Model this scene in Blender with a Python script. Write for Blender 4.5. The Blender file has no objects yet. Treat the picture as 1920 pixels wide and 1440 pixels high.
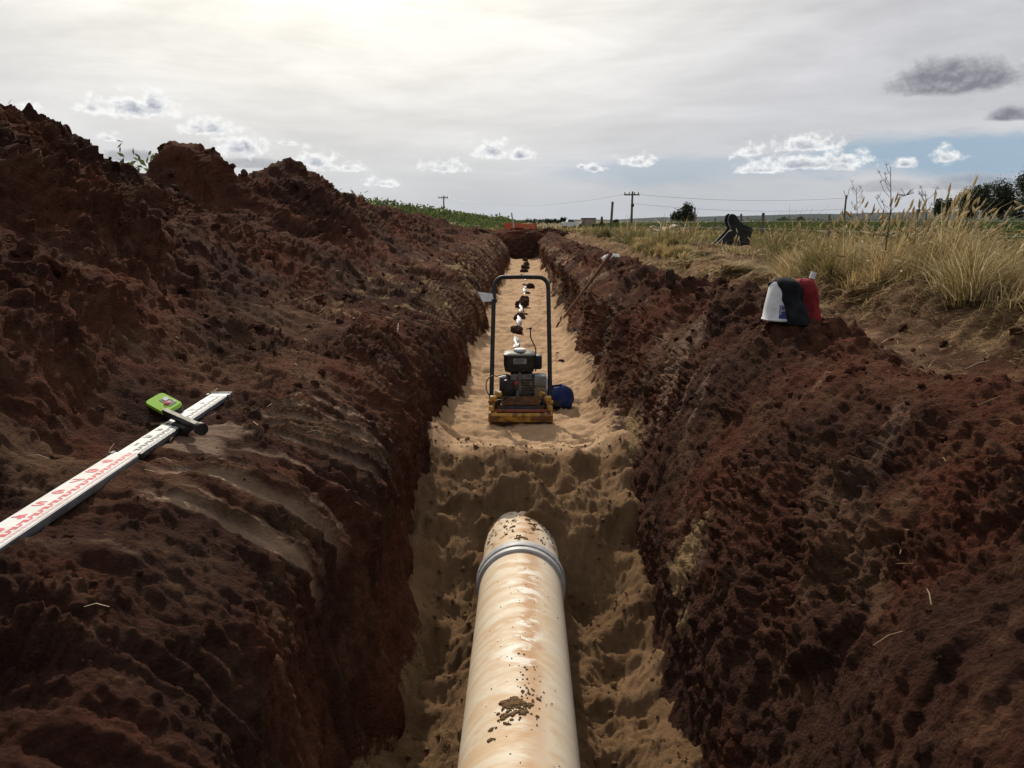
import bpy, bmesh, math, random
import numpy as np
from mathutils import Vector, Matrix
S = bpy.context.scene
COL = S.collection
rad = math.radians
rng = np.random.default_rng(7)
random.seed(7)

# ------------------------------------------------------------------ camera
F = 1608.0                      # focal length in pixels of the 1920 px wide photograph
PITCH, YAW = rad(10.75), rad(0.80)
CAM = np.array([0.0, 0.0, 0.55])
fwd = np.array([-math.sin(YAW) * math.cos(PITCH), math.cos(YAW) * math.cos(PITCH), -math.sin(PITCH)])
rgt = np.array([math.cos(YAW), math.sin(YAW), 0.0])
upv = np.cross(rgt, fwd)
cd = bpy.data.cameras.new('camera')
cam = bpy.data.objects.new('camera', cd)
COL.objects.link(cam)
cam.matrix_world = Matrix(((rgt[0], upv[0], -fwd[0], CAM[0]), (rgt[1], upv[1], -fwd[1], CAM[1]),
                           (rgt[2], upv[2], -fwd[2], CAM[2]), (0, 0, 0, 1)))
cd.sensor_width = 36.0
cd.lens = F / 1920 * 36.0
cd.clip_start = 0.02
cd.clip_end = 40000
S.camera = cam

def ray(x, y):
    v = fwd + rgt * (x - 960) / F - upv * (y - 720) / F
    return v / np.linalg.norm(v)
def atz(x, y, z):
    v = ray(x, y); return CAM + v * (z - CAM[2]) / v[2]
def aty(x, y, Y):
    v = ray(x, y); return CAM + v * Y / v[1]
def azel(x, y):
    v = ray(x, y); return math.degrees(math.atan2(v[0], v[1])), math.degrees(math.asin(v[2]))

# ------------------------------------------------------------------ light
SUN_AZ, SUN_EL = -13.0, 37.0
S.view_settings.view_transform = 'Standard'
S.view_settings.look = 'None'
S.view_settings.exposure = 0.0
S.view_settings.gamma = 1.0
S.cycles.use_denoising = True
S.cycles.max_bounces = 6
S.cycles.diffuse_bounces = 3
S.cycles.transparent_max_bounces = 12
sd = bpy.data.lights.new('sun', 'SUN')
sd.energy = 3.9
sd.angle = rad(0.6)
sd.color = (1.0, 0.90, 0.76)
sun = bpy.data.objects.new('sun', sd)
COL.objects.link(sun)
sv = Vector((math.sin(rad(SUN_AZ)) * math.cos(rad(SUN_EL)), math.cos(rad(SUN_AZ)) * math.cos(rad(SUN_EL)), math.sin(rad(SUN_EL))))
sun.rotation_euler = sv.to_track_quat('Z', 'Y').to_euler()
sun.location = (0, 0, 30)

# ------------------------------------------------------------------ node helper
class NT:
    def __init__(s, tree):
        s.t = tree; s.t.nodes.clear()
    def n(s, typ, props=None, **inp):
        nd = s.t.nodes.new(typ)
        for k, v in (props or {}).items(): setattr(nd, k, v)
        for k, v in inp.items(): s.set(nd, k, v)
        return nd
    def set(s, nd, k, v):
        if isinstance(k, str) and k.startswith('i') and k[1:].isdigit(): sock = nd.inputs[int(k[1:])]
        else: sock = nd.inputs[k.replace('_', ' ')]
        if hasattr(v, 'is_output') or isinstance(v, bpy.types.NodeSocket): s.t.links.new(v, sock)
        elif isinstance(v, bpy.types.Node): s.t.links.new(v.outputs[0], sock)
        else:
            if sock.type == 'RGBA' and isinstance(v, (tuple, list)) and len(v) == 3: v = (*v, 1)
            sock.default_value = v
    def math(s, op, a, b=0.0, c=0.0, clamp=False):
        return s.n('ShaderNodeMath', {'operation': op, 'use_clamp': clamp}, i0=a, i1=b, i2=c).outputs[0]
    def vm(s, op, a, b=(0, 0, 0), c=(0, 0, 0)):
        nd = s.n('ShaderNodeVectorMath', {'operation': op}, i0=a, i1=b)
        if op == 'MULTIPLY_ADD': s.set(nd, 'i2', c)
        return nd
    def mix(s, fac, a, b, blend='MIX'):
        nd = s.n('ShaderNodeMix', {'data_type': 'RGBA', 'blend_type': blend})
        s.set(nd, 'i0', fac); s.set(nd, 'i6', a); s.set(nd, 'i7', b)
        return nd.outputs[2]
    def ss(s, v, lo, hi, a=0.0, b=1.0):
        nd = s.n('ShaderNodeMapRange', {'interpolation_type': 'SMOOTHSTEP'})
        for i, x in enumerate((v, lo, hi, a, b)): s.set(nd, 'i%d' % i, x)
        return nd.outputs[0]
    def noise(s, vec, scale, detail=4, rough=0.55, dist=0.0):
        nd = s.n('ShaderNodeTexNoise', Scale=scale, Detail=detail, Roughness=rough, Distortion=dist)
        if vec is not None: s.set(nd, 'Vector', vec)
        return nd.outputs[0]

# ------------------------------------------------------------------ sky (world)
world = bpy.data.worlds.new('World'); S.world = world; world.use_nodes = True
W = NT(world.node_tree)
def build_world():
    tc = W.n('ShaderNodeTexCoord')
    d = W.vm('NORMALIZE', tc.outputs['Generated']).outputs[0]
    sp = W.n('ShaderNodeSeparateXYZ', i0=d)
    az = W.math('MULTIPLY', W.math('ARCTAN2', sp.outputs[0], sp.outputs[1]), 180 / math.pi)
    el = W.math('MULTIPLY', W.math('ARCSINE', sp.outputs[2]), 180 / math.pi)
    ae = W.n('ShaderNodeCombineXYZ', i0=az, i1=el, i2=0.0).outputs[0]
    sky = W.n('ShaderNodeTexSky', {'sky_type': 'NISHITA', 'sun_disc': False, 'sun_elevation': rad(SUN_EL), 'sun_rotation': rad(SUN_AZ)})
    # thin high veil, streaked along the horizon and brighter round the sun
    st = W.vm('MULTIPLY', ae, (0.035, 0.14, 1)).outputs[0]
    n1 = W.noise(st, 1.0, 5, 0.6, 0.6)
    st2 = W.vm('MULTIPLY', W.vm('ADD', ae, (40, 13, 0)).outputs[0], (0.09, 0.45, 1)).outputs[0]
    n2 = W.noise(st2, 1.0, 6, 0.62, 0.4)
    cs = W.vm('DOT_PRODUCT', d, tuple(sv)).outputs['Value']
    ang = W.math('MULTIPLY', W.math('ARCCOSINE', W.math('MINIMUM', cs, 0.99999)), 180 / math.pi)
    glow = W.ss(ang, 9.0, 43.0, 1.0, 0.0)
    wide = W.ss(ang, 20.0, 130.0, 1.0, 0.0)
    base = W.mix(wide, (0.40, 0.42, 0.445), (0.655, 0.655, 0.685))
    veil = W.mix(W.math('MULTIPLY', glow, 0.95), base, (1.42, 1.34, 1.13))
    tex = W.math('ADD', W.math('MULTIPLY', W.math('SUBTRACT', n1, 0.5), 0.85), W.math('MULTIPLY', W.math('SUBTRACT', n2, 0.5), 0.50))
    veil = W.vm('SCALE', veil); W.set(veil, 'Scale', W.math('ADD', 1.02, tex)); veil = veil.outputs[0]
    low = W.ss(el, 0.0, 9.0, 1.0, 0.0)
    veil = W.mix(W.math('MULTIPLY', low, 0.55), veil, (0.56, 0.58, 0.59))
    # blue window low on the right, with its own soft streaky rim
    b0 = W.vm('MULTIPLY', W.vm('ADD', ae, (-azel(1880, 292)[0], -azel(1880, 292)[1], 0)).outputs[0], (1 / 12.5, 1 / 1.5, 0)).outputs[0]
    bl = W.vm('LENGTH', b0).outputs['Value']
    blue = W.ss(W.math('ADD', bl, W.math('MULTIPLY', W.math('SUBTRACT', n2, 0.5), 2.4)), 0.45, 1.25, 1.0, 0.0)
    b1 = W.vm('MULTIPLY', W.vm('ADD', ae, (-azel(1240, 318)[0], -azel(1240, 318)[1], 0)).outputs[0], (1 / 11, 1 / 1.0, 0)).outputs[0]
    blue2 = W.ss(W.math('ADD', W.vm('LENGTH', b1).outputs['Value'], W.math('MULTIPLY', W.math('SUBTRACT', n2, 0.5), 2.5)), 0.3, 1.3, 0.45, 0.0)
    blue = W.math('MAXIMUM', blue, blue2)
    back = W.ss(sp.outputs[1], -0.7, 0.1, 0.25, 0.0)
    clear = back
    veil = W.mix(W.math('MULTIPLY', blue, 0.80), veil, (0.30, 0.44, 0.57))
    # cumulus: centre px, half width px, half height px
    white = [(250, 196, 95, 26), (170, 198, 30, 14), (290, 185, 36, 30), (395, 236, 66, 20), (450, 272, 62, 26), (590, 298, 50, 22), (655, 312, 40, 12), (716, 341, 34, 11),
             (835, 311, 54, 15), (925, 278, 48, 22), (975, 288, 38, 14), (1195, 299, 40, 15), (1115, 314, 24, 10), (1090, 312, 10, 5),
             (1412, 281, 32, 13), (1515, 268, 66, 19), (1500, 304, 140, 17), (1580, 296, 60, 18), (1425, 316, 60, 10), (1774, 290, 30, 18), (1697, 305, 22, 10), (205, 256, 22, 10), (55, 199, 20, 12), (540, 268, 22, 6),
             ]
    grey = [(1790, 140, 125, 38), (1895, 212, 42, 15), (1660, 348, 70, 14), (1830, 340, 90, 18), (470, 305, 70, 12), (250, 292, 60, 12)]
    def field(lst):
        cur = None
        for (x, y, w, h) in lst:
            a, e = azel(x, y)
            kw, kh = w / F * 57.3, h / F * 57.3
            e0 = e - 0.35 * kh
            v = W.vm('MULTIPLY_ADD', ae, (1 / kw, 1 / (kh * 1.35), 0), (-a / kw, -e0 / (kh * 1.35), 0)).outputs[0]
            v2 = W.vm('MULTIPLY', v, (-1, -2.3, 0)).outputs[0]
            L = W.vm('LENGTH', W.vm('MAXIMUM', v, v2).outputs[0]).outputs['Value']
            cur = L if cur is None else W.math('MINIMUM', cur, L)
        return W.math('SUBTRACT', 1.0, cur)
    cn = W.noise(W.vm('MULTIPLY', ae, (1, 1.25, 0)).outputs[0], 1.25, 7, 0.6, 0.25)
    cn2 = W.noise(W.vm('MULTIPLY', W.vm('ADD', ae, (-0.10, 0.26, 0)).outputs[0], (1, 1.25, 0)).outputs[0], 1.25, 5, 0.6, 0.25)
    relief = W.math('SUBTRACT', cn, cn2)
    fw = W.math('ADD', field(white), W.math('MULTIPLY', W.math('SUBTRACT', cn, 0.5), 2.3))
    aw = W.ss(fw, -0.02, 0.68)
    tw = W.ss(fw, 0.35, 1.15)
    shade = W.math('ADD', W.math('SUBTRACT', 1.0, W.math('MULTIPLY', tw, 0.85)), W.math('MULTIPLY', relief, 1.9), clamp=True)
    cw = W.mix(shade, (0.34, 0.365, 0.44), (1.0, 1.0, 0.985))
    fg = W.math('ADD', field(grey), W.math('MULTIPLY', W.math('SUBTRACT', cn, 0.5), 1.05))
    ag = W.math('MULTIPLY', W.ss(fg, 0.02, 0.30), W.ss(el, 3.0, 5.5, 0.45, 1.0))
    gs = W.math('ADD', W.math('SUBTRACT', 0.75, W.math('MULTIPLY', W.ss(fg, 0.10, 0.60), 0.66)), W.math('MULTIPLY', relief, 1.3), clamp=True)
    cg = W.mix(gs, (0.22, 0.225, 0.26), (0.62, 0.62, 0.65))
    c = W.mix(W.math('MULTIPLY', ag, 0.95), veil, cg)
    c = W.mix(W.math('MULTIPLY', aw, 0.9), c, cw)
    up = W.ss(el, -1.0, 0.0)
    c = W.mix(up, (0.10, 0.085, 0.06), c)
    cov = W.math('MAXIMUM', W.math('MULTIPLY', aw, 0.95), ag)
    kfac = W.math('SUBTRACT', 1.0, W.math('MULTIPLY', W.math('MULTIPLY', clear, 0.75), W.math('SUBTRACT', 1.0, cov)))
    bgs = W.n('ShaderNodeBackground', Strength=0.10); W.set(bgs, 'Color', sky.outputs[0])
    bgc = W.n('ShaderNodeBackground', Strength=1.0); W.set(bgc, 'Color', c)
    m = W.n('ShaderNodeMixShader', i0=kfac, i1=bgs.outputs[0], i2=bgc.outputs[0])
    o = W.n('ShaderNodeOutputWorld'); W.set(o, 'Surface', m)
build_world()
world.cycles.sampling_method = 'MANUAL'
world.cycles.sample_map_resolution = 512

# ------------------------------------------------------------------ numpy noise
def hsh(ix, iy, iz, seed):
    h = (ix.astype(np.int64) * 374761393 + iy.astype(np.int64) * 668265263 + iz.astype(np.int64) * 2147483647 + seed * 974634341) & 0xFFFFFFFF
    h = ((h ^ (h >> 13)) * 1274126177) & 0xFFFFFFFF
    h = ((h ^ (h >> 16)) * 2246822519) & 0xFFFFFFFF
    return ((h ^ (h >> 15)) & 0xFFFFFF).astype(np.float64) / 0xFFFFFF
def vn(x, y, z=0.0, seed=0):
    x = np.asarray(x, float); y = np.asarray(y, float); z = np.broadcast_to(np.asarray(z, float), x.shape)
    ix, iy, iz = np.floor(x), np.floor(y), np.floor(z)
    fx, fy, fz = x - ix, y - iy, z - iz
    q = lambda t: t * t * t * (t * (6 * t - 15) + 10)
    fx, fy, fz = q(fx), q(fy), q(fz)
    r = 0
    for dz in (0, 1):
        wz = fz if dz else 1 - fz
        if not np.any(wz): continue
        for dy in (0, 1):
            wy = fy if dy else 1 - fy
            for dx in (0, 1):
                wx = fx if dx else 1 - fx
                r = r + wx * wy * wz * hsh(ix + dx, iy + dy, iz + dz, seed)
    return r * 2 - 1
def fbm(x, y, z=0.0, o=4, seed=0, gain=0.5):
    r = 0; a = 1.0; k = 1.0
    for i in range(o):
        r = r + a * vn(x * k, y * k, np.asarray(z) * k, seed + i * 17); a *= gain; k *= 2.03
    return r
def clods(u, v, size, seed, prob=1.0, power=2.0):
    """bumps like clods of earth in a 2-D parameter plane; 0..1"""
    a, b = u / size, v / size
    u = a + 0.34 * vn(a * 1.7, b * 1.7, 0.5, seed + 3) + 0.16 * vn(a * 4.5, b * 4.5, 0.5, seed + 5)
    v = b + 0.34 * vn(a * 1.7 + 9, b * 1.7, 0.5, seed + 4) + 0.16 * vn(a * 4.5 + 5, b * 4.5, 0.5, seed + 6)
    iu, iv = np.floor(u), np.floor(v)
    best = np.zeros_like(u)
    zz = np.zeros_like(iu)
    for du in (-1, 0, 1):
        for dv in (-1, 0, 1):
            cu, cv = iu + du, iv + dv
            pu = cu + hsh(cu, cv, zz, seed); pv = cv + hsh(cu, cv, zz + 1, seed)
            hr = hsh(cu, cv, zz + 2, seed); r = 0.35 + 0.6 * hr
            am = hsh(cu, cv, zz + 3, seed) ** power * (hsh(cu, cv, zz + 4, seed) < prob)
            d2 = ((u - pu) ** 2 + (v - pv) ** 2) / (r * r)
            tl = 1 + (hsh(cu, cv, zz + 5, seed) - .5) * 1.5 * (u - pu) / r + (hsh(cu, cv, zz + 6, seed) - .5) * 1.5 * (v - pv) / r
            best = np.maximum(best, am * r * np.sqrt(np.clip(1 - d2, 0, 1)) * np.clip(tl, .3, 1.12))
    return best
def sst(a, b, x):
    t = np.clip((x - a) / (b - a), 0, 1); return t * t * (3 - 2 * t)
def bump(x, c, w): return np.exp(-((x - c) / w) ** 2)

# ------------------------------------------------------------------ mesh helpers
def mesh_np(name, V, quads=None, tris=None, attrs=None, mats=(), smooth=True, midx=None):
    me = bpy.data.meshes.new(name)
    V = np.asarray(V, np.float32).reshape(-1, 3)
    nq = 0 if quads is None else len(quads); nt = 0 if tris is None else len(tris)
    me.vertices.add(len(V)); me.vertices.foreach_set('co', V.ravel())
    loops = []
    if nq: loops.append(np.asarray(quads, np.int32).ravel())
    if nt: loops.append(np.asarray(tris, np.int32).ravel())
    loops = np.concatenate(loops)
    me.loops.add(len(loops)); me.loops.foreach_set('vertex_index', loops)
    starts = np.concatenate([np.arange(nq) * 4, nq * 4 + np.arange(nt) * 3]).astype(np.int32)
    me.polygons.add(nq + nt); me.polygons.foreach_set('loop_start', starts)
    if midx is not None: me.polygons.foreach_set('material_index', np.asarray(midx, np.int32))
    me.update(calc_edges=True)
    me.polygons.foreach_set('use_smooth', np.full(nq + nt, smooth))
    for k, a in (attrs or {}).items():
        at = me.attributes.new(k, 'FLOAT', 'POINT'); at.data.foreach_set('value', np.asarray(a, np.float32).ravel())
    for m in mats: me.materials.append(m)
    return me
def link(name, me, parent=None):
    o = bpy.data.objects.new(name, me); COL.objects.link(o)
    if parent is not None: o.parent = parent
    return o
def struct(o): o['kind'] = 'structure'; return o
def tag(o, label, cat, group=None, kind=None):
    o['label'] = label; o['category'] = cat
    if group: o['group'] = group
    if kind: o['kind'] = kind
    return o
def thing(name, loc, label, cat, group=None, rz=0.0):
    o = bpy.data.objects.new(name, None); COL.objects.link(o)
    o.location = loc; o.rotation_euler = (0, 0, rz); o.empty_display_size = 0.1
    return tag(o, label, cat, group)
def grid(name, P, attrs, mat):
    R, C = P.shape[:2]
    i = np.arange(R * C).reshape(R, C)
    q = np.stack([i[:-1, :-1], i[:-1, 1:], i[1:, 1:], i[1:, :-1]], -1).reshape(-1, 4)
    return link(name, mesh_np(name, P, q, attrs=attrs, mats=[mat]))

class MB:
    """collects shapes; build() links them as ONE mesh object"""
    def __init__(s): s.bm = bmesh.new()
    def _xf(s, vs, m):
        bmesh.ops.transform(s.bm, matrix=m, verts=vs)
    def box(s, c, size, rot=(0, 0, 0), bevel=0.0, seg=2, taper=1.0):
        r = bmesh.ops.create_cube(s.bm, size=1.0); vs = r['verts']
        for v in vs:
            if v.co.z > 0: v.co.x *= taper; v.co.y *= taper
        from mathutils import Euler
        m = Matrix.Translation(c) @ Euler(rot).to_matrix().to_4x4() @ Matrix.Diagonal((*size, 1))
        s._xf(vs, m)
        if bevel > 0:
            es = list({e for v in vs for e in v.link_edges})
            bmesh.ops.bevel(s.bm, geom=es, offset=bevel, segments=seg, affect='EDGES', profile=0.5)
        return s
    def tube(s, pts, r, seg=10, caps=True):
        pts = [Vector(p) for p in pts]
        rs = r if isinstance(r, (list, tuple)) else [r] * len(pts)
        prev = None; up = None
        rings = []
        for k, p in enumerate(pts):
            t = ((pts[min(k + 1, len(pts) - 1)] - p).normalized() + (p - pts[max(k - 1, 0)]).normalized())
            t = t.normalized() if t.length > 1e-6 else Vector((0, 0, 1))
            if up is None: up = Vector((1, 0, 0)) if abs(t.x) < 0.8 else Vector((0, 1, 0))
            a = (up - t * up.dot(t)).normalized(); up = a; b = t.cross(a)
            rings.append([s.bm.verts.new(p + (a * math.cos(2 * math.pi * j / seg) + b * math.sin(2 * math.pi * j / seg)) * rs[k]) for j in range(seg)])
        for k in range(len(rings) - 1):
            for j in range(seg):
                s.bm.faces.new((rings[k][j], rings[k][(j + 1) % seg], rings[k + 1][(j + 1) % seg], rings[k + 1][j]))
        if caps:
            s.bm.faces.new(rings[0][::-1]); s.bm.faces.new(rings[-1])
        return s
    def lathe(s, prof, loc=(0, 0, 0), axis='Z', seg=32, cap0=True, cap1=True):
        """prof: list of (radius, height)"""
        rings = []
        for (r, h) in prof:
            ring = []
            for j in range(seg):
                a = 2 * math.pi * j / seg
                p = (r * math.cos(a), r * math.sin(a), h)
                if axis == 'Y': p = (p[0], p[2], -p[1])
                elif axis == 'X': p = (p[2], p[0], p[1])
                ring.append(s.bm.verts.new(Vector(p) + Vector(loc)))
            rings.append(ring)
        for k in range(len(rings) - 1):
            for j in range(seg):
                s.bm.faces.new((rings[k][j], rings[k][(j + 1) % seg], rings[k + 1][(j + 1) % seg], rings[k + 1][j]))
        if cap0: s.bm.faces.new(rings[0][::-1])
        if cap1: s.bm.faces.new(rings[-1])
        return s
    def prism(s, poly, origin, ax, ay, az, depth):
        """extrudes a 2-D outline (in axes ax, ay) along az"""
        o = Vector(origin); ax, ay, az = Vector(ax), Vector(ay), Vector(az)
        a = [s.bm.verts.new(o + ax * p[0] + ay * p[1]) for p in poly]
        b = [s.bm.verts.new(v.co + az * depth) for v in a]
        n = len(a)
        s.bm.faces.new(a[::-1]); s.bm.faces.new(b)
        for k in range(n): s.bm.faces.new((a[k], a[(k + 1) % n], b[(k + 1) % n], b[k]))
        return s
    def strip(s, A, B):
        va = [s.bm.verts.new(Vector(p)) for p in A]; vb = [s.bm.verts.new(Vector(p)) for p in B]
        for k in range(len(va) - 1): s.bm.faces.new((va[k], va[k + 1], vb[k + 1], vb[k]))
        return s
    def loft(s, rings, caps=True):
        R = [[s.bm.verts.new(Vector(p)) for p in r] for r in rings]
        n = len(R[0])
        for k in range(len(R) - 1):
            for j in range(n): s.bm.faces.new((R[k][j], R[k][(j + 1) % n], R[k + 1][(j + 1) % n], R[k + 1][j]))
        if caps: s.bm.faces.new(R[0][::-1]); s.bm.faces.new(R[-1])
        return s
    def build(s, name, mat, parent=None, smooth=None, loc=(0, 0, 0)):
        bmesh.ops.recalc_face_normals(s.bm, faces=s.bm.faces[:])
        me = bpy.data.meshes.new(name); s.bm.to_mesh(me); s.bm.free()
        me.materials.append(mat)
        if smooth is not None:
            me.polygons.foreach_set('use_smooth', np.full(len(me.polygons), True))
            me.set_sharp_from_angle(angle=rad(smooth))
        o = link(name, me, parent); o.location = loc
        return o

# ------------------------------------------------------------------ materials
def material(name):
    m = bpy.data.materials.new(name); m.use_nodes = True
    return m, NT(m.node_tree)
def finish(nt, color, rough=0.9, normal=None, spec=0.3, metallic=0.0, **kw):
    b = nt.n('ShaderNodeBsdfPrincipled')
    nt.set(b, 'Base_Color', color); nt.set(b, 'Roughness', rough); nt.set(b, 'Specular_IOR_Level', spec); nt.set(b, 'Metallic', metallic)
    for k, v in kw.items(): nt.set(b, k, v)
    if normal is not None: nt.set(b, 'Normal', normal)
    o = nt.n('ShaderNodeOutputMaterial'); nt.set(o, 'Surface', b)
    return b
def bumpn(nt, h, strength=0.5, dist=0.01, prev=None):
    b = nt.n('ShaderNodeBump', Strength=strength, Distance=dist, Height=h)
    if prev is not None: nt.set(b, 'Normal', prev)
    return b.outputs[0]
def attr(nt, name): return nt.n('ShaderNodeAttribute', {'attribute_name': name}).outputs['Fac']

def worn(name, c1, c2, rough=0.6, metallic=0.0, scale=8.0, dirt=None, dirt_amt=0.5, spec=0.4, bump_s=0.15, edge=(0.45, 0.62)):
    """painted or bare surface with mottled colour and an even film of dirt in patches"""
    m, nt = material(name)
    co = nt.n('ShaderNodeTexCoord').outputs['Object']
    n = nt.noise(co, scale, 6, 0.62, 0.3)
    col = nt.mix(nt.ss(n, edge[0], edge[1]), c1, c2)
    r = rough
    if dirt:
        n2 = nt.noise(nt.vm('ADD', co, (3.1, 7.7, 1.3)).outputs[0], scale * 2.3, 7, 0.65, 0.5)
        f = nt.math('MULTIPLY', nt.ss(n2, 0.45, 0.65), dirt_amt)
        col = nt.mix(f, col, dirt)
        r = nt.math('ADD', rough, nt.math('MULTIPLY', f, 0.3), clamp=True)
    finish(nt, col, r, bumpn(nt, nt.noise(co, scale * 12, 4), bump_s, 0.002), spec, metallic)
    return m

def soil_material():
    m, nt = material('soil')
    co = nt.n('ShaderNodeTexCoord').outputs['Object']
    nbig = nt.noise(co, 0.9, 7, 0.6, 0.4)
    nmid = nt.noise(co, 5.0, 7, 0.65, 0.2)
    nfin = nt.noise(co, 38.0, 5, 0.65)
    c = nt.mix(nt.ss(nbig, 0.40, 0.62), (0.049, 0.0243, 0.0176), (0.096, 0.0362, 0.0226))
    c = nt.mix(nt.math('MULTIPLY', nt.ss(nmid, 0.50, 0.70), 0.75), c, (0.128, 0.069, 0.041))
    c = nt.mix(nt.math('MULTIPLY', nt.ss(nmid, 0.46, 0.30), 0.6), c, (0.030, 0.0165, 0.0120))
    c = nt.mix(nt.ss(nfin, 0.35, 0.7, 0.0, 0.55), c, nt.vm('MULTIPLY', c, (1.9, 1.8, 1.7)).outputs[0])
    nv = nt.n('ShaderNodeTexVoronoi', Scale=55.0, Vector=co).outputs['Distance']
    c = nt.mix(nt.math('MULTIPLY', nt.ss(nv, 0.18, 0.08), nt.ss(nmid, 0.52, 0.6, 0, 0.35)), c, (0.22, 0.15, 0.10))
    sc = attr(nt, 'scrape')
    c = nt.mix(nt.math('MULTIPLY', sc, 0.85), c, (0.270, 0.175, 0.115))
    dr = attr(nt, 'dry')  # dry soil; on the left bank also painted highlights along the tooth lines
    dry_rim_col = nt.mix(nt.ss(nmid, 0.35, 0.65), (0.150, 0.086, 0.050), (0.30, 0.195, 0.118))
    c = nt.mix(dr, c, dry_rim_col)
    sa = attr(nt, 'sandy')
    saf = nt.ss(nt.math('ADD', sa, nt.math('MULTIPLY', nt.math('SUBTRACT', nt.noise(co, 16.0, 6, 0.7), 0.5), 1.5)), 0.30, 0.62)
    saf = nt.math('MULTIPLY', saf, nt.ss(sa, 0.02, 0.12))
    c = nt.mix(saf, c, nt.mix(nfin, (0.24, 0.155, 0.075), (0.42, 0.29, 0.155)))
    rough = nt.math('SUBTRACT', 1.0, nt.math('MULTIPLY', sc, 0.30))
    h = nt.math('ADD', nt.math('MULTIPLY', nt.noise(co, 42.0, 8, 0.8), 1.15), nt.math('MULTIPLY', nt.n('ShaderNodeTexVoronoi', Scale=95.0, Vector=co).outputs['Distance'], 0.45))
    amt = nt.math('SUBTRACT', 1.0, nt.math('MULTIPLY', sc, 0.6))
    nb = nt.n('ShaderNodeBump', Distance=0.034, Height=h); nt.set(nb, 'Strength', nt.math('MULTIPLY', amt, 0.95))
    finish(nt, c, rough, nb.outputs[0], nt.math('ADD', 0.04, nt.math('MULTIPLY', sc, 0.15)))
    return m
SOIL = soil_material()

def sand_material():
    m, nt = material('sand')
    co = nt.n('ShaderNodeTexCoord').outputs['Object']
    n1 = nt.noise(co, 3.0, 6, 0.6, 0.3); n2 = nt.noise(co, 30.0, 5, 0.65)
    wet = attr(nt, 'damp')
    dry = nt.mix(nt.ss(n1, 0.35, 0.65), (0.36, 0.228, 0.126), (0.50, 0.330, 0.198))
    dm = nt.mix(nt.ss(n1, 0.35, 0.65), (0.200, 0.114, 0.055), (0.29, 0.174, 0.088))
    c = nt.mix(wet, dry, dm)
    c = nt.mix(nt.ss(n2, 0.3, 0.7, 0.0, 0.35), c, nt.vm('MULTIPLY', c, (0.6, 0.58, 0.55)).outputs[0])
    so = attr(nt, 'soily')
    sof = nt.ss(nt.math('ADD', so, nt.math('MULTIPLY', nt.math('SUBTRACT', nt.noise(co, 20.0, 6, 0.7), 0.5), 1.2)), 0.45, 0.65)
    c = nt.mix(nt.math('MULTIPLY', sof, nt.ss(so, 0.02, 0.15)), c, (0.055, 0.030, 0.020))
    h = nt.math('ADD', nt.noise(co, 60.0, 7, 0.75), nt.math('MULTIPLY', nt.noise(co, 320.0, 2), 0.6))
    nb = nt.n('ShaderNodeBump', Distance=0.024, Height=h); nt.set(nb, 'Strength', nt.math('ADD', 0.35, nt.math('MULTIPLY', wet, 0.6)))
    finish(nt, c, 1.0, nb.outputs[0], 0.15)
    return m
SAND = sand_material()

def field_material():
    m, nt = material('field_soil')
    co = nt.n('ShaderNodeTexCoord').outputs['Object']
    n1 = nt.noise(co, 0.35, 7, 0.62, 0.3); n2 = nt.noise(co, 6.0, 5, 0.6)
    c = nt.mix(nt.ss(n1, 0.38, 0.62), (0.125, 0.088, 0.042), (0.088, 0.085, 0.030))
    c = nt.mix(nt.ss(n2, 0.35, 0.65), c, nt.vm('MULTIPLY', c, (1.6, 1.45, 1.3)).outputs[0])
    finish(nt, c, 1.0, bumpn(nt, n2, 0.5, 0.05), 0.1)
    return m
FIELD = field_material()

def leaf_material(name, ramp, trans=0.35, rough=0.6):
    """ramp over the per-leaf 'tint' attribute"""
    m, nt = material(name)
    t = attr(nt, 'tint')
    cr = nt.n('ShaderNodeValToRGB', Fac=t)
    e = cr.color_ramp.elements
    while len(e) < len(ramp): e.new(0.5)
    for k, (p, c) in enumerate(ramp): e[k].position = p; e[k].color = (*c, 1)
    b = nt.n('ShaderNodeBsdfPrincipled'); nt.set(b, 'Base_Color', cr.outputs[0]); nt.set(b, 'Roughness', rough); nt.set(b, 'Specular_IOR_Level', 0.3)
    tr = nt.n('ShaderNodeBsdfTranslucent', Color=cr.outputs[0])
    mx = nt.n('ShaderNodeMixShader', i0=trans, i1=b.outputs[0], i2=tr.outputs[0])
    o = nt.n('ShaderNodeOutputMaterial'); nt.set(o, 'Surface', mx)
    return m
GRASS = leaf_material('dry_grass', [(0.0, (0.050, 0.062, 0.018)), (0.3, (0.105, 0.098, 0.032)), (0.55, (0.235, 0.165, 0.070)), (0.8, (0.42, 0.305, 0.140)), (1.0, (0.66, 0.57, 0.37))], 0.5)
CROP = leaf_material('crop_leaf', [(0.0, (0.030, 0.046, 0.014)), (0.5, (0.066, 0.098, 0.026)), (1.0, (0.150, 0.180, 0.055))], 0.4, 0.75)
TREELEAF = leaf_material('tree_leaf', [(0.0, (0.016, 0.022, 0.012)), (0.5, (0.034, 0.044, 0.020)), (1.0, (0.062, 0.072, 0.030))], 0.2)
BARK = worn('bark', (0.10, 0.075, 0.055), (0.055, 0.042, 0.032), 0.95, scale=5, bump_s=0.6)
TIMBER = worn('weathered_timber', (0.14, 0.115, 0.09), (0.07, 0.058, 0.048), 0.9, scale=4, bump_s=0.5)

# ------------------------------------------------------------------ terrain profiles
ys = list(np.arange(-3.0, 0.4, 0.12)) + list(np.arange(0.4, 1.4, 0.0065))
y = 1.4
while y < 8: ys.append(y); y *= 1.0042
while y < 36.2: ys.append(y); y *= 1.006
YV = np.array(ys); NR = len(YV)

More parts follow.
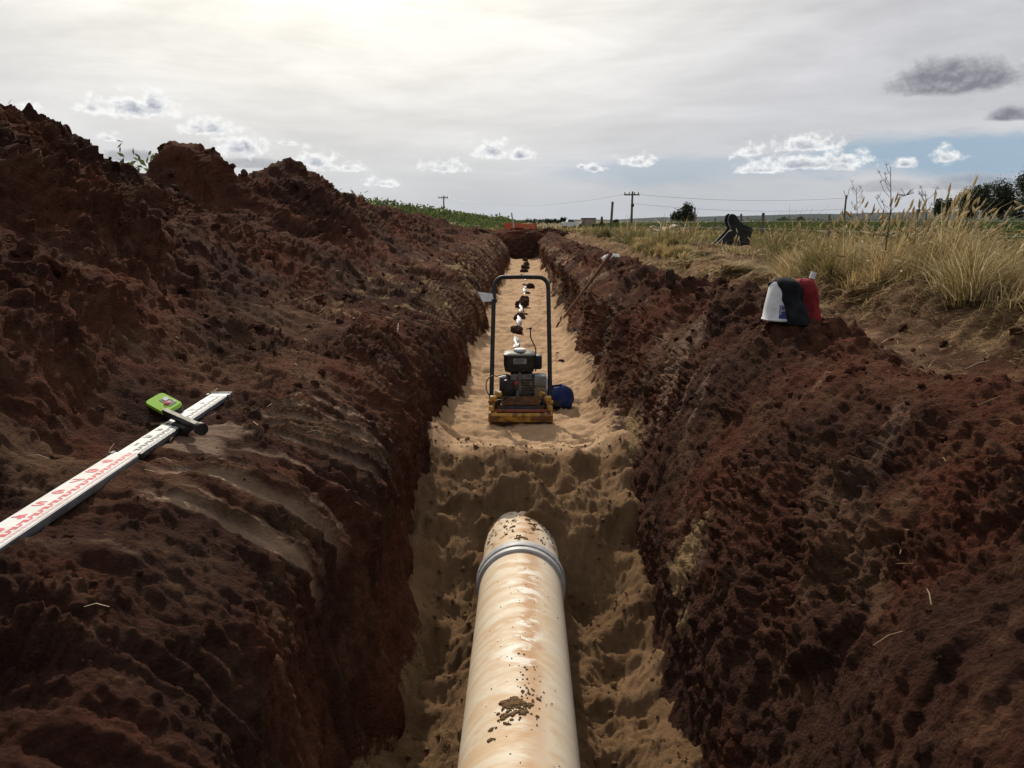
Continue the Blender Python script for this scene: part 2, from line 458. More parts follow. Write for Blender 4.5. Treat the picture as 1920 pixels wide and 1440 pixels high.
def stations(keys, vals):
    keys = np.array(keys, float); vals = np.array(vals, float)      # (K,P,2)
    out = np.empty((NR, vals.shape[1], 2))
    for p in range(vals.shape[1]):
        for k in range(2):
            out[:, p, k] = np.interp(YV, keys, vals[:, p, k])
    return out
def catmull(P, counts):
    """P (R,N,2) -> points (R,C,2) and control parameter c (C,)"""
    N = P.shape[1]; res = []; cc = []
    for i in range(N - 1):
        p0 = P[:, max(i - 1, 0)]; p1 = P[:, i]; p2 = P[:, i + 1]; p3 = P[:, min(i + 2, N - 1)]
        n = counts[i]
        for t in np.arange(n) / n:
            res.append(0.5 * ((2 * p1) + (-p0 + p2) * t + (2 * p0 - 5 * p1 + 4 * p2 - p3) * t * t + (-p0 + 3 * p1 - 3 * p2 + p3) * t ** 3)); cc.append(i + t)
    res.append(P[:, -1]); cc.append(N - 1)
    return np.stack(res, 1), np.array(cc)
def frame(Q):
    d = np.gradient(Q, axis=1); L = np.linalg.norm(d, axis=2, keepdims=True) + 1e-9
    d = d / L
    seg = np.linalg.norm(np.diff(Q, axis=1), axis=2)
    s = np.concatenate([np.zeros((Q.shape[0], 1)), np.cumsum(seg, 1)], 1)
    return d, s

ridge = np.interp(YV, [-3, 3, 5.0, 5.4, 5.8, 6.4, 7.7, 8.1, 8.35, 8.8, 9.05, 10.0, 11.2, 12.0, 12.5, 14.5, 17, 21, 28, 36],
                  [1.50, 1.48, 1.46, 1.40, 1.20, 1.06, 0.96, 1.02, 1.40, 1.36, 1.12, 0.96, 1.14, 1.50, 1.28, 0.96, 0.90, 0.86, 0.80, 0.52])

def left_bank():
    K = [-3, 2.0, 3.2, 5.0, 7.5, 10.5, 11.6, 13, 16, 17, 24, 36]
    def prof(wx, ex, ez, bx, bz):
        # wall foot, wall top shoulder, bench, heap
        return [(wx + .10, -1.75), (wx + .02, -1.2), (wx - .05, -.78), (wx - .13 , ez - .24), (ex, ez), (ex - .24, bz), (bx, bz + .06),
                (bx - .70, .40), (bx - 1.33, .86), (bx - 1.78, 1.15), (bx - 2.3, 1.02), (bx - 4.0, .25), (bx - 5.6, -.12)]
    V = [prof(-.55, -.94, -.25, -1.60, -.20), prof(-.55, -.94, -.26, -1.60, -.20), prof(-.54, -.96, -.25, -1.58, -.20), prof(-.58, -.92, -.22, -1.52, -.16),
         prof(-.56, -.92, -.22, -1.50, -.12), prof(-.47, -.80, -.22, -1.48, -.08), prof(-.48, -.80, -.2, -1.46, -.08), prof(-.62, -.92, -.2, -1.45, -.06),
         prof(-.60, -.90, -.2, -1.45, -.05), prof(-.50, -.82, -.2, -1.45, -.05), prof(-.52, -.85, -.2, -1.45, -.02), prof(-.52, -.85, -.2, -1.45, 0)]
    P = stations(K, V)
    kk = np.exp(-np.linspace(-2, 2, 61) ** 2); kk /= kk.sum(); rs = np.convolve(np.pad(ridge, 30, 'edge'), kk, 'valid')
    sc = (.75 * rs + .25 * ridge) / 1.15
    for p in (7, 8, 9, 10): P[:, p, 1] *= sc
    P[:, 9, 1] = ridge; P[:, 8:11, 1] -= .17; P[:, 7, 1] -= .08
    wob = 0.05 * fbm(YV * 0.8, YV * 0 + 3.3, 0.0, 3, 11)
    P[:, :6, 0] += wob[:, None]
    P[:, 4:7, 1] += 0.03 * fbm(YV * 0.9, YV * 0 + 8.3, 0.0, 3, 12)[:, None]
    Q, c = catmull(P, [8, 45, 70, 60, 62, 58, 62, 120, 120, 74, 26, 14])
    d, s = frame(Q)
    n = np.stack([d[..., 1], -d[..., 0]], -1)              # points up / towards the trench
    n = -n if n[10, 300, 1] < 0 else n
    Yg = np.broadcast_to(YV[:, None], s.shape); Cg = np.broadcast_to(c[None], s.shape)
    s = s - 1.5
    heap = sst(5.9, 6.6, Cg); wall = 1 - sst(3.2, 4.2, Cg); bench = np.clip(1 - heap - wall, 0, 1)
    # bucket tooth smears that wrap over the shoulder
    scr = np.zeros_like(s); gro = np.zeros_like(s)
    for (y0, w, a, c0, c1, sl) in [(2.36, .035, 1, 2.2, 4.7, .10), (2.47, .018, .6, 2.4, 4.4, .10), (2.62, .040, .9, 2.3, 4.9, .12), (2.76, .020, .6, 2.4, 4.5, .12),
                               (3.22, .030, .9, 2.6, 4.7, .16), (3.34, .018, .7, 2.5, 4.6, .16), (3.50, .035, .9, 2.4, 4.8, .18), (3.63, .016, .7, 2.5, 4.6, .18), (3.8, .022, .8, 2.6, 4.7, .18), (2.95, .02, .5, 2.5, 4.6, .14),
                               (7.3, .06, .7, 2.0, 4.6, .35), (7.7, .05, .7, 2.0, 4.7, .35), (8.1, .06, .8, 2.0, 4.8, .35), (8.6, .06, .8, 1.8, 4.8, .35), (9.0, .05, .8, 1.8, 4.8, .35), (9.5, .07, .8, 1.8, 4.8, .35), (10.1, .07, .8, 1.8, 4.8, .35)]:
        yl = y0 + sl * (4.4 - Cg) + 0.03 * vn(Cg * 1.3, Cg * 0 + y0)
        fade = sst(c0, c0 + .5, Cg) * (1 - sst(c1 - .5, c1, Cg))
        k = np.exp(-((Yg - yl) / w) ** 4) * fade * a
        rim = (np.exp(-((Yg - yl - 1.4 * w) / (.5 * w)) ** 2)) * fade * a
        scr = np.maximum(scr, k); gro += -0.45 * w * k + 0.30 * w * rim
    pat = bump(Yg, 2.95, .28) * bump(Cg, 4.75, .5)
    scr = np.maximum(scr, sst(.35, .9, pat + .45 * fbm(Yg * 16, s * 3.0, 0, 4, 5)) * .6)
    calm = 1 - 0.8 * np.clip(scr, 0, 1)
    fx, fz = Q[..., 0], Q[..., 1]
    D = 0.11 * fbm(fx * 1.1, Yg * 1.1, fz * 1.1, 3, 21) * heap
    D += 0.045 * fbm(fx * 2.0, Yg * 2.0, fz * 2.0, 3, 22) * (1 - heap)
    D += (0.17 * clods(s, Yg, .60, 31, .6, 1.3) + 0.10 * clods(s, Yg, .24, 32, .6, 1.8) + 0.065 * clods(s, Yg, .10, 33, .8, 1.6) + 0.055 * clods(s, Yg, .050, 34) + .045 * clods(s, Yg, .026, 51)) * heap * (.65 + .6 * sst(-.4, .5, fbm(fx * 1.5, Yg * 1.5, fz * 1.5, 2, 52)))
    bsel = bench * sst(-.2, .5, fbm(fx * 2.5, Yg * 2.5, fz * 2.5, 2, 25) + .15)
    D += (0.07 * clods(s, Yg, .15, 35, .35, 1.6) + 0.045 * clods(s, Yg, .065, 36, .6) + 0.04 * clods(s, Yg, .030, 37) + .03 * clods(s, Yg, .017, 53)) * bsel * calm * (.55 + .45 * sst(2.2, 1.4, Yg) + .5 * sst(4, 5, Yg))
    D += (0.03 * clods(s, Yg, .06, 38, .7) + 0.02 * clods(s, Yg, .03, 39)) * wall * calm * sst(.9, 2.6, Cg)
    # vertical drag marks of the bucket on the cut wall
    D += wall * calm * (0.022 * fbm(Yg * 9 + s * 1.2, s * 0.9, 0, 3, 41) + 0.010 * fbm(Yg * 32 + s * 4, s * 2.0, 0, 2, 42))
    D += bench * calm * 0.010 * fbm(Yg * 22 + s * 5, s * 3.0, 0, 2, 44)
    D += 0.008 * fbm(fx * 22, Yg * 22, fz * 22, 3, 43) * calm
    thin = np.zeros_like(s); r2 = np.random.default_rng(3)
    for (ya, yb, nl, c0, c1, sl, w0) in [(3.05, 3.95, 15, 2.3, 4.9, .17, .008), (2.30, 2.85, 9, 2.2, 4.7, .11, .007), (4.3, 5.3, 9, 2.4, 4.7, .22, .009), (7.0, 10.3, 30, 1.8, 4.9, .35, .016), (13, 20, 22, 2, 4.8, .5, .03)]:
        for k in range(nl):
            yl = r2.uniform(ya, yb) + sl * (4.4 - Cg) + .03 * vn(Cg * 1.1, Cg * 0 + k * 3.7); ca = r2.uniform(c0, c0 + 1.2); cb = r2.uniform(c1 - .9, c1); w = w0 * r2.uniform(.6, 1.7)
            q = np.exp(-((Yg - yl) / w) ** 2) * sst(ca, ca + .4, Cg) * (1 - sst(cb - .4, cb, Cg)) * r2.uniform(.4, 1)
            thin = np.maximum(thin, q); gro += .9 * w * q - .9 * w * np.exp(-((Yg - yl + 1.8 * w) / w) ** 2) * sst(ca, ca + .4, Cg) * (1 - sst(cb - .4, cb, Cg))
    D += gro
    # hollow under the shoulder close to the camera and the overhanging lump on the ridge
    D += -0.10 * bump(Yg, 1.25, .35) * bump(Cg, 4.2, .5)
    D += (.10 * clods(s, Yg, .30, 54, .8, 1.0) + .05 * clods(s, Yg, .13, 55)) * bump(Cg, 9.0, .6)
    D += heap * 0.05 * bump(Yg, 8.6, .45) * bump(Cg, 9.0, .7)
    P3 = np.stack([fx + n[..., 0] * D, Yg + heap * 0.06 * fbm(fx * 5, Yg * 5, fz * 5, 2, 50), fz + n[..., 1] * D], -1)
    near = sst(5.8, 5.2, Yg)
    sandy = .64 * np.where(Yg < 5.2, sst(-1.22, -1.45, fz + .10 * fbm(Yg * 3, fz * 3, 0, 3, 61)), sst(-.75, -1.0, fz + .10 * fbm(Yg * 3, fz * 3, 0, 3, 61)))
    sandy = np.maximum(sandy, .55 * sst(7, 8.5, Yg) * sst(1.2, 1.8, Cg) * (1 - sst(4.6, 5.4, Cg)) * sst(0, .7, fbm(Yg * 6 + s * 2, s * 3, 0, 3, 62)))
    sandy = np.maximum(sandy, .45 * bench * sst(5, 6, Yg) * sst(.1, .8, fbm(fx * 4, Yg * 4, 0, 3, 63)))
    dry = np.maximum(.35 * sst(.1, .8, fbm(fx * 2, Yg * 2, fz * 2, 4, 64)) * bench, .95 * thin)  # dry bench soil, plus rim-lit highlights of the tooth lines painted as pale colour
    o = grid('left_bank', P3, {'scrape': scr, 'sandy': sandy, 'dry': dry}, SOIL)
    return struct(o), P3, Cg
LB, LP, LC = left_bank()

def right_bank():
    K = [-3, 2.0, 3.0, 4.0, 5.0, 7.5, 10, 13, 20, 36]
    def prof(wx, mx, ex, lip, k=1.0):
        return [(wx - .10, -1.75), (wx - .01, -1.25), (wx + .05, -.88), (mx, -.52), (ex - .30, -.235), (ex - .05, -.075), (ex + .12, lip - .05), (ex + .34, -.06),
                (ex + .62, -.05), (ex + .92, .12 * k), (ex + 1.4, .16 * k), (ex + 2.3, .06), (ex + 3.6, -.07)]
    V = [prof(.58, .85, 1.48, .0), prof(.58, .85, 1.48, .0), prof(.57, .84, 1.45, .01), prof(.58, .84, 1.38, .05), prof(.58, .82, 1.30, .06), prof(.57, .76, 1.15, .05, .6),
         prof(.56, .74, 1.08, .05, .5), prof(.55, .72, 1.0, .06, .5), prof(.54, .70, .95, .06, .6), prof(.52, .68, .95, .06, .3)]
    P = stations(K, V)
    wob = 0.05 * fbm(YV * 0.9, YV * 0 + 5.3, 0.0, 3, 111)
    P[:, 1:7, 0] += wob[:, None]
    P[:, 5:8, 1] += 0.04 * fbm(YV * 1.1, YV * 0 + 2.1, 0.0, 3, 112)[:, None]
    Q, c = catmull(P, [8, 60, 80, 84, 76, 60, 50, 60, 60, 56, 40, 18])
    d, s = frame(Q)
    n = np.stack([-d[..., 1], d[..., 0]], -1)
    n = -n if n[10, 300, 1] < 0 else n
    Yg = np.broadcast_to(YV[:, None], s.shape); Cg = np.broadcast_to(c[None], s.shape)
    s = s - 1.5
    fx, fz = Q[..., 0], Q[..., 1]
    low = 1 - sst(1.9, 2.8, Cg); slope = sst(1.9, 2.8, Cg) * (1 - sst(4.6, 5.2, Cg)); lip = sst(4.5, 5.2, Cg) * (1 - sst(6.7, 7.3, Cg)); strip = sst(6.7, 7.3, Cg) * (1 - sst(8.0, 8.6, Cg)); mound = sst(8.0, 8.6, Cg)
    D = 0.05 * fbm(fx * 1.8, Yg * 1.8, fz * 1.8, 3, 121) * (1 - strip * .6)
    rough = .5 + .9 * sst(-.3, .5, fbm(fx * 1.6, Yg * 1.6, fz * 1.6, 2, 125))
    D += (0.05 * clods(s, Yg, .17, 131, .22, 1.7) + 0.03 * clods(s, Yg, .075, 132, .35) + 0.024 * clods(s, Yg, .032, 133, .8) + 0.026 * clods(s, Yg, .017, 134)) * slope * rough
    D += (0.12 * clods(s, Yg, .24, 135, .7, 1.4) * sst(3.6, 5.6, Yg) + 0.07 * clods(s, Yg, .10, 136, .9, 1.3) + 0.06 * clods(s, Yg, .045, 137) + .03 * clods(s, Yg, .024, 150)) * lip * (.45 + .55 * sst(3.4, 5, Yg))
    D += (0.03 * clods(s, Yg, .05, 138, .7) + 0.02 * clods(s, Yg, .028, 139)) * low * sst(.8, 1.6, Cg)
    D += (low + .6 * slope) * (0.022 * fbm(Yg * 7 - s * 3.5, s * 1.2, 0, 3, 141) + 0.012 * fbm(Yg * 26 - s * 9, s * 2.2, 0, 2, 142))
    D += strip * (0.016 * fbm(fx * 6, Yg * 6, 0, 3, 143) + .03 * clods(s, Yg, .10, 144, .2, 1.5))
    D += mound * (0.06 * fbm(fx * 3, Yg * 3, 0, 5, 145) + .04 * clods(s, Yg, .16, 146, .5) + .018 * fbm(fx * 4 + Yg * 9, Yg * 16 - fx * 12, 0, 3, 151) + .03 * clods(s, Yg, .06, 152, .5))
    D += 0.008 * fbm(fx * 22, Yg * 22, fz * 22, 3, 147)
    # slanting tooth gouges further along the cut
    go = fbm(Yg * 3.2 - s * 3.4, s * 0.5, 0, 2, 148)
    D += slope * sst(5, 6.5, Yg) * 0.05 * go
    P3 = np.stack([fx + n[..., 0] * D, Yg + 0 * D, fz + n[..., 1] * D], -1)
    sandy = .75 * np.where(Yg < 4.8, sst(-1.15, -1.40, fz + .12 * fbm(Yg * 3, fz * 3, 0, 3, 161)), sst(-.75, -1.0, fz + .12 * fbm(Yg * 3, fz * 3, 0, 3, 161)))
    sandy = np.maximum(sandy, .95 * bump(Yg, 3.33, .13) * bump(fz, -.80, .17) + .6 * bump(Yg, 3.05, .10) * bump(fz, -.95, .12))
    sandy = np.maximum(sandy, (.75 * bump(Yg, 5.35, .5) + .6 * bump(Yg, 6.9, .5)) * sst(-.52, -.80, fz))
    sandy = np.maximum(sandy, .5 * sst(8, 10, Yg) * (low + slope) * sst(.1, .7, fbm(Yg * 4 - s * 3.5, s * .8, 0, 3, 162)))
    sandy = np.maximum(sandy, .42 * mound * sst(7, 8.5, Yg) * (1 - sst(9.0, 9.8, Cg)) + .4 * bump(Yg, 2.9, .4) * bump(Cg, 8.6, .5))
    sandy = np.maximum(sandy, (.40 * mound * (1 - sst(9.8, 10.8, Cg)) + .34 * strip * sst(7.4, 8.2, Cg)) * (.8 + .5 * fbm(fx * 2.5, Yg * 2.5, 0, 3, 169)))
    dry = np.clip(strip * (.66 + .6 * fbm(fx * 5, Yg * 5, 0, 3, 163)) + mound * (.80 + .5 * fbm(fx * 4, Yg * 4, 0, 3, 168)) + lip * .2 * sst(0, .6, fbm(fx * 6, Yg * 6, fz * 6, 3, 165)), 0, 1)
    dry = np.maximum(dry, slope * .35 * sst(.25, .9, fbm(Yg * 3 - s * 3.0, s * 2.0, 0, 4, 164)))
    scr = slope * .38 * sst(.35, .8, fbm(Yg * 5.5 - s * 5.0, s * 1.2, 0, 3, 166)) * sst(2.4, 3.2, Yg)
    o = grid('right_bank', P3, {'scrape': scr, 'sandy': sandy, 'dry': dry}, SOIL)
    return struct(o), P3, Cg
RB, RP, RC = right_bank()

def sand_bed():
    xs = np.linspace(-.86, .86, 216)
    X = np.broadcast_to(xs[None], (NR, len(xs))).copy(); Y = np.broadcast_to(YV[:, None], X.shape).copy()
    base = np.interp(YV, [-3, 2.2, 3.2, 3.5, 3.85, 4.1, 4.35, 4.6, 4.85, 5.15, 5.5, 8, 36], [-1.40, -1.38, -1.37, -1.35, -1.30, -1.20, -1.08, -1.00, -.95, -.885, -.90, -.90, -.90])[:, None]
    near = 1 - sst(4.9, 5.5, Y)
    ax = np.abs(X + .01)
    Z = base + near * (.10 * sst(.40, .66, ax) + 0.06 * sst(.30, .20, ax) * sst(4.3, 3.8, Y)) + (1 - near) * (.02 * sst(.35, .5, ax) + .12 * sst(.46, .66, ax + .05 * vn(Y * 2, X * 0)))
    Z += near * (0.050 * fbm(X * 4.0, Y * 4.0, 0, 3, 201) + .020 * fbm(X * 10, Y * 10, 0, 3, 202) + .010 * fbm(X * 34, Y * 34, 0, 4, 216, .65))
    heapz = sst(3.9, 4.3, Y) * near
    Z += heapz * (.06 * fbm(X * 3.2, Y * 3.0, 0, 3, 203) - .10 * clods(X, Y, .24, 204, .55, 1.0) + .05 * clods(X + 3, Y, .20, 217, .5, 1.0) + .02 * clods(X, Y, .07, 205, .4))
    for (px, py, w, dp) in [(-.42, 2.95, .12, .07), (-.36, 2.55, .11, .08), (.34, 2.75, .10, .07), (.42, 3.35, .12, .06), (-.4, 3.5, .13, .05), (.36, 2.2, .14, .08), (-.42, 2.1, .14, .06), (-.38, 4.0, .16, .05), (.34, 3.95, .18, .05), (.14, 4.75, .16, .08), (-.33, 4.9, .12, .06), (.4, 4.95, .13, .05)]:
        r = np.hypot(X - px, (Y - py) * .8) / w
        Z += -dp * np.exp(-r ** 3) + .35 * dp * bump(r, 1.25, .35)
    Z += .20 * np.exp(-(np.abs(X + .01) / .19) ** 4) * sst(4.27, 4.31, Y + .025 * vn(X * 9, X * 0)) * sst(4.75, 4.40, Y)
    far = 1 - near
    # boot and plate dents on the compacted bed
    dn = clods(X * 1.0, Y * 1.7, .16, 206, .55, 1.0)
    Z += far * (-.072 * dn * (.3 + .9 * sst(-.4, .5, fbm(X * 2.2, Y * 1.3, 0, 2, 218))) + .012 * fbm(X * 8, Y * 12, 0, 3, 207) + .02 * fbm(X * 2, Y * 2, 0, 2, 208) - .045 * clods(X, Y * 2.4, .085, 210, .35, 1.2))
    Z -= far * .03 * bump(X, .0, .30) * bump(Y, 6.4, .5) * 0
    Z += .004 * fbm(X * 40, Y * 40, 0, 2, 209) + near * (.012 * clods(X, Y, .05, 213, .25) + .007 * clods(X, Y, .022, 214, .5))
    damp = np.clip(near * 1.15 - .25 * sst(.1, .6, fbm(X * 3, Y * 3, 0, 3, 211)), 0, 1)
    damp = np.maximum(damp, .35 * sst(.46, .6, ax))
    soily = .55 * sst(.50, .66, ax) * far + .30 * far * sst(.3, .8, fbm(X * 5, Y * 5, 0, 3, 212))
    soily = np.maximum(soily, .25 * near * sst(.5, .68, ax))
    o = grid('sand', np.stack([X, Y, Z], -1), {'damp': damp, 'soily': soily}, SAND)
    return struct(o), X, Y, Z
SB, SX, SY, SZ = sand_bed()
def sand_z(x, y):
    i = int(np.clip(np.searchsorted(YV, y), 1, NR - 1)); j = int(np.clip(round((x + .86) / 1.72 * 215), 0, 215))
    return float(SZ[i, j])

def end_bank():
    # soil left standing where the dug length stops
    prof = np.array([(33.9, -1.3), (34.15, -.75), (34.4, -.25), (34.7, .06), (35.2, .20), (35.9, .24), (36.8, .12), (38.2, -.08), (39.5, -.25)])
    t = np.linspace(0, len(prof) - 1, 140); py = np.interp(t, np.arange(len(prof)), prof[:, 0]); pz = np.interp(t, np.arange(len(prof)), prof[:, 1])
    xs = np.linspace(-4.5, 4.0, 300)
    X, Yb = np.meshgrid(xs, py); Zb = np.meshgrid(xs, pz)[1]
    k = np.interp(xs, [-4.5, -2, -1, .9, 1.6, 2.6, 4], [.6, .75, .95, 1.0, .55, .1, -.5])[None]
    Z = np.where(Zb > -.1, Zb * k, Zb)
    D = .12 * fbm(X * 2, Yb * 2, Z * 2, 3, 301) + .22 * clods(X, Yb + Z, .35, 302, .8, 1.2) + .1 * clods(X, Yb + Z, .15, 303)
    P = np.stack([X, Yb - D * .6, Z + D * .6 - .03], -1)
    z0 = np.zeros(X.shape)
    return struct(grid('end_bank', P, {'scrape': z0, 'sandy': z0, 'dry': z0}, SOIL))
end_bank()

def field_z(x, y):
    return -0.07 - 0.0046 * np.clip(np.asarray(y, float) - 40, 0, 120) + 0 * np.asarray(x, float)
def ground():
    # one sheet to the horizon, with an opening where the trench and its banks stand
    gx = np.unique(np.concatenate([-np.geomspace(7.2, 9000, 34), np.array([-6.6]), np.linspace(-6, 4.4, 14), np.geomspace(4.7, 9000, 60)]))
    gy = np.unique(np.concatenate([-np.geomspace(3.2, 2500, 14), np.array([-2.9]), np.linspace(0, 38.6, 60), np.geomspace(39, 160, 60), np.geomspace(170, 9500, 30)]))
    X, Y = np.meshgrid(gx, gy)
    Z = field_z(X, Y) + .05 * fbm(X * .35, Y * .35, 0, 3, 401) * sst(5, 8, np.abs(X)) * sst(300, 100, Y)
    hole = (X > -7) & (X < 4.5) & (Y > -3) & (Y < 38.8)
    i = np.arange(X.size).reshape(X.shape)
    q = np.stack([i[:-1, :-1], i[:-1, 1:], i[1:, 1:], i[1:, :-1]], -1).reshape(-1, 4)
    keep = ~hole.ravel()[q].all(1)
    return struct(link('ground', mesh_np('ground', np.stack([X, Y, Z], -1), q[keep], mats=[FIELD])))
ground()

def hills():
    m, nt = material('forested_hill')
    co = nt.n('ShaderNodeTexCoord').outputs['Object']
    n = nt.noise(co, 0.006, 6, 0.65)
    c = nt.mix(n, (0.014, 0.019, 0.013), (0.034, 0.040, 0.024))
    finish(nt, c, 1.0, None, 0.1)
    az = np.linspace(-20, 62, 420)
    el = np.interp(az, [-20, -5, 2, 6, 9, 13, 18, 22, 26, 31, 40, 62], [.0, .02, .10, .14, .27, .32, .44, .50, .56, .50, .56, .4]) + .02 * fbm(az * .5, az * 0, 0, 4, 501) + .008 * fbm(az * 6, az * 0, 0, 3, 502)
    dist = 6500.0
    rows = []
    for f, dd in ((0, 0), (.35, 350), (.7, 700), (.9, 950), (1.0, 1200), (.9, 1500), (0, 2600)):
        a = np.radians(az); r = dist + dd + 90 * fbm(az * .8, az * 0 + dd, 0, 3, 503)
        rows.append(np.stack([np.sin(a) * r, np.cos(a) * r, -.8 + f * np.tan(np.radians(el)) * (dist + 1200)], -1))
    o = grid('hills', np.stack(rows, 0), {}, m)
    return struct(o)
hills()
def on_bank(P, x, y, tol=5.0):
    V = P.reshape(-1, 3); d = V - CAM; z = d @ fwd; z = np.where(z > .3, z, 1e9)
    px = 960 + F * (d @ rgt) / z; py = 720 - F * (d @ upv) / z
    k = np.where((np.abs(px - x) < tol) & (np.abs(py - y) < tol))[0]
    return V[k[np.argmin(z[k])]] if len(k) else None

# ------------------------------------------------------------------ materials for objects
def flat(name, c, rough=0.5, metallic=0.0, spec=0.4, var=0.25, scale=30.0, **kw):
    m, nt = material(name)
    co = nt.n('ShaderNodeTexCoord').outputs['Object']
    n = nt.noise(co, scale, 5, 0.6)
    col = nt.mix(nt.ss(n, 0.3, 0.7), tuple(x * (1 - var) for x in c), tuple(min(1, x * (1 + var)) for x in c))
    finish(nt, col, rough, bumpn(nt, n, 0.1, 0.002), spec, metallic, **kw)
    return m
M_BLACK = worn('black_paint', (0.007, 0.007, 0.007), (0.014, 0.0135, 0.013), 0.55, dirt=(0.10, 0.07, 0.045), dirt_amt=0.18, scale=14)
M_PLASTIC = worn('black_plastic', (0.012, 0.0125, 0.013), (0.020, 0.020, 0.020), 0.5, dirt=(0.16, 0.12, 0.08), dirt_amt=0.18, scale=12)
M_YELLOW = worn('worn_yellow_paint', (0.55, 0.32, 0.045), (0.15, 0.07, 0.030), 0.6, dirt=(0.24, 0.15, 0.08), dirt_amt=0.7, scale=11, edge=(0.42, 0.58))
M_RUST = worn('rusty_steel', (0.13, 0.062, 0.030), (0.06, 0.036, 0.025), 0.8, dirt=(0.30, 0.19, 0.09), dirt_amt=0.55, scale=16)
M_REDRUST = worn('red_worn_paint', (0.28, 0.055, 0.03), (0.10, 0.045, 0.03), 0.7, dirt=(0.24, 0.15, 0.08), dirt_amt=0.5, scale=18)
M_ALU = worn('cast_aluminium', (0.20, 0.185, 0.165), (0.10, 0.085, 0.07), 0.55, metallic=0.5, dirt=(0.22, 0.14, 0.08), dirt_amt=0.7, scale=20)
M_STEEL = worn('grey_steel', (0.30, 0.34, 0.38), (0.18, 0.20, 0.22), 0.5, metallic=0.4, dirt=(0.24, 0.16, 0.09), dirt_amt=0.4, scale=14)
M_TANMETAL = worn('dusty_heat_shield', (0.30, 0.21, 0.12), (0.19, 0.13, 0.08), 0.75, dirt=(0.10, 0.06, 0.04), dirt_amt=0.4, scale=18)
M_WHITE = flat('white_plastic', (0.72, 0.72, 0.70), 0.5, var=0.08)
M_LABEL = flat('grey_label', (0.30, 0.30, 0.30), 0.6, var=0.15)
M_INK = flat('dark_print', (0.03, 0.03, 0.035), 0.7)
M_REDPLASTIC = flat('red_plastic', (0.35, 0.03, 0.03), 0.5)
M_RUBBER = flat('grey_rubber', (0.35, 0.35, 0.36), 0.55, var=0.2)
M_RUBBERLIGHT = flat('pale_grey_plastic', (0.44, 0.435, 0.42), 0.5, var=0.15)

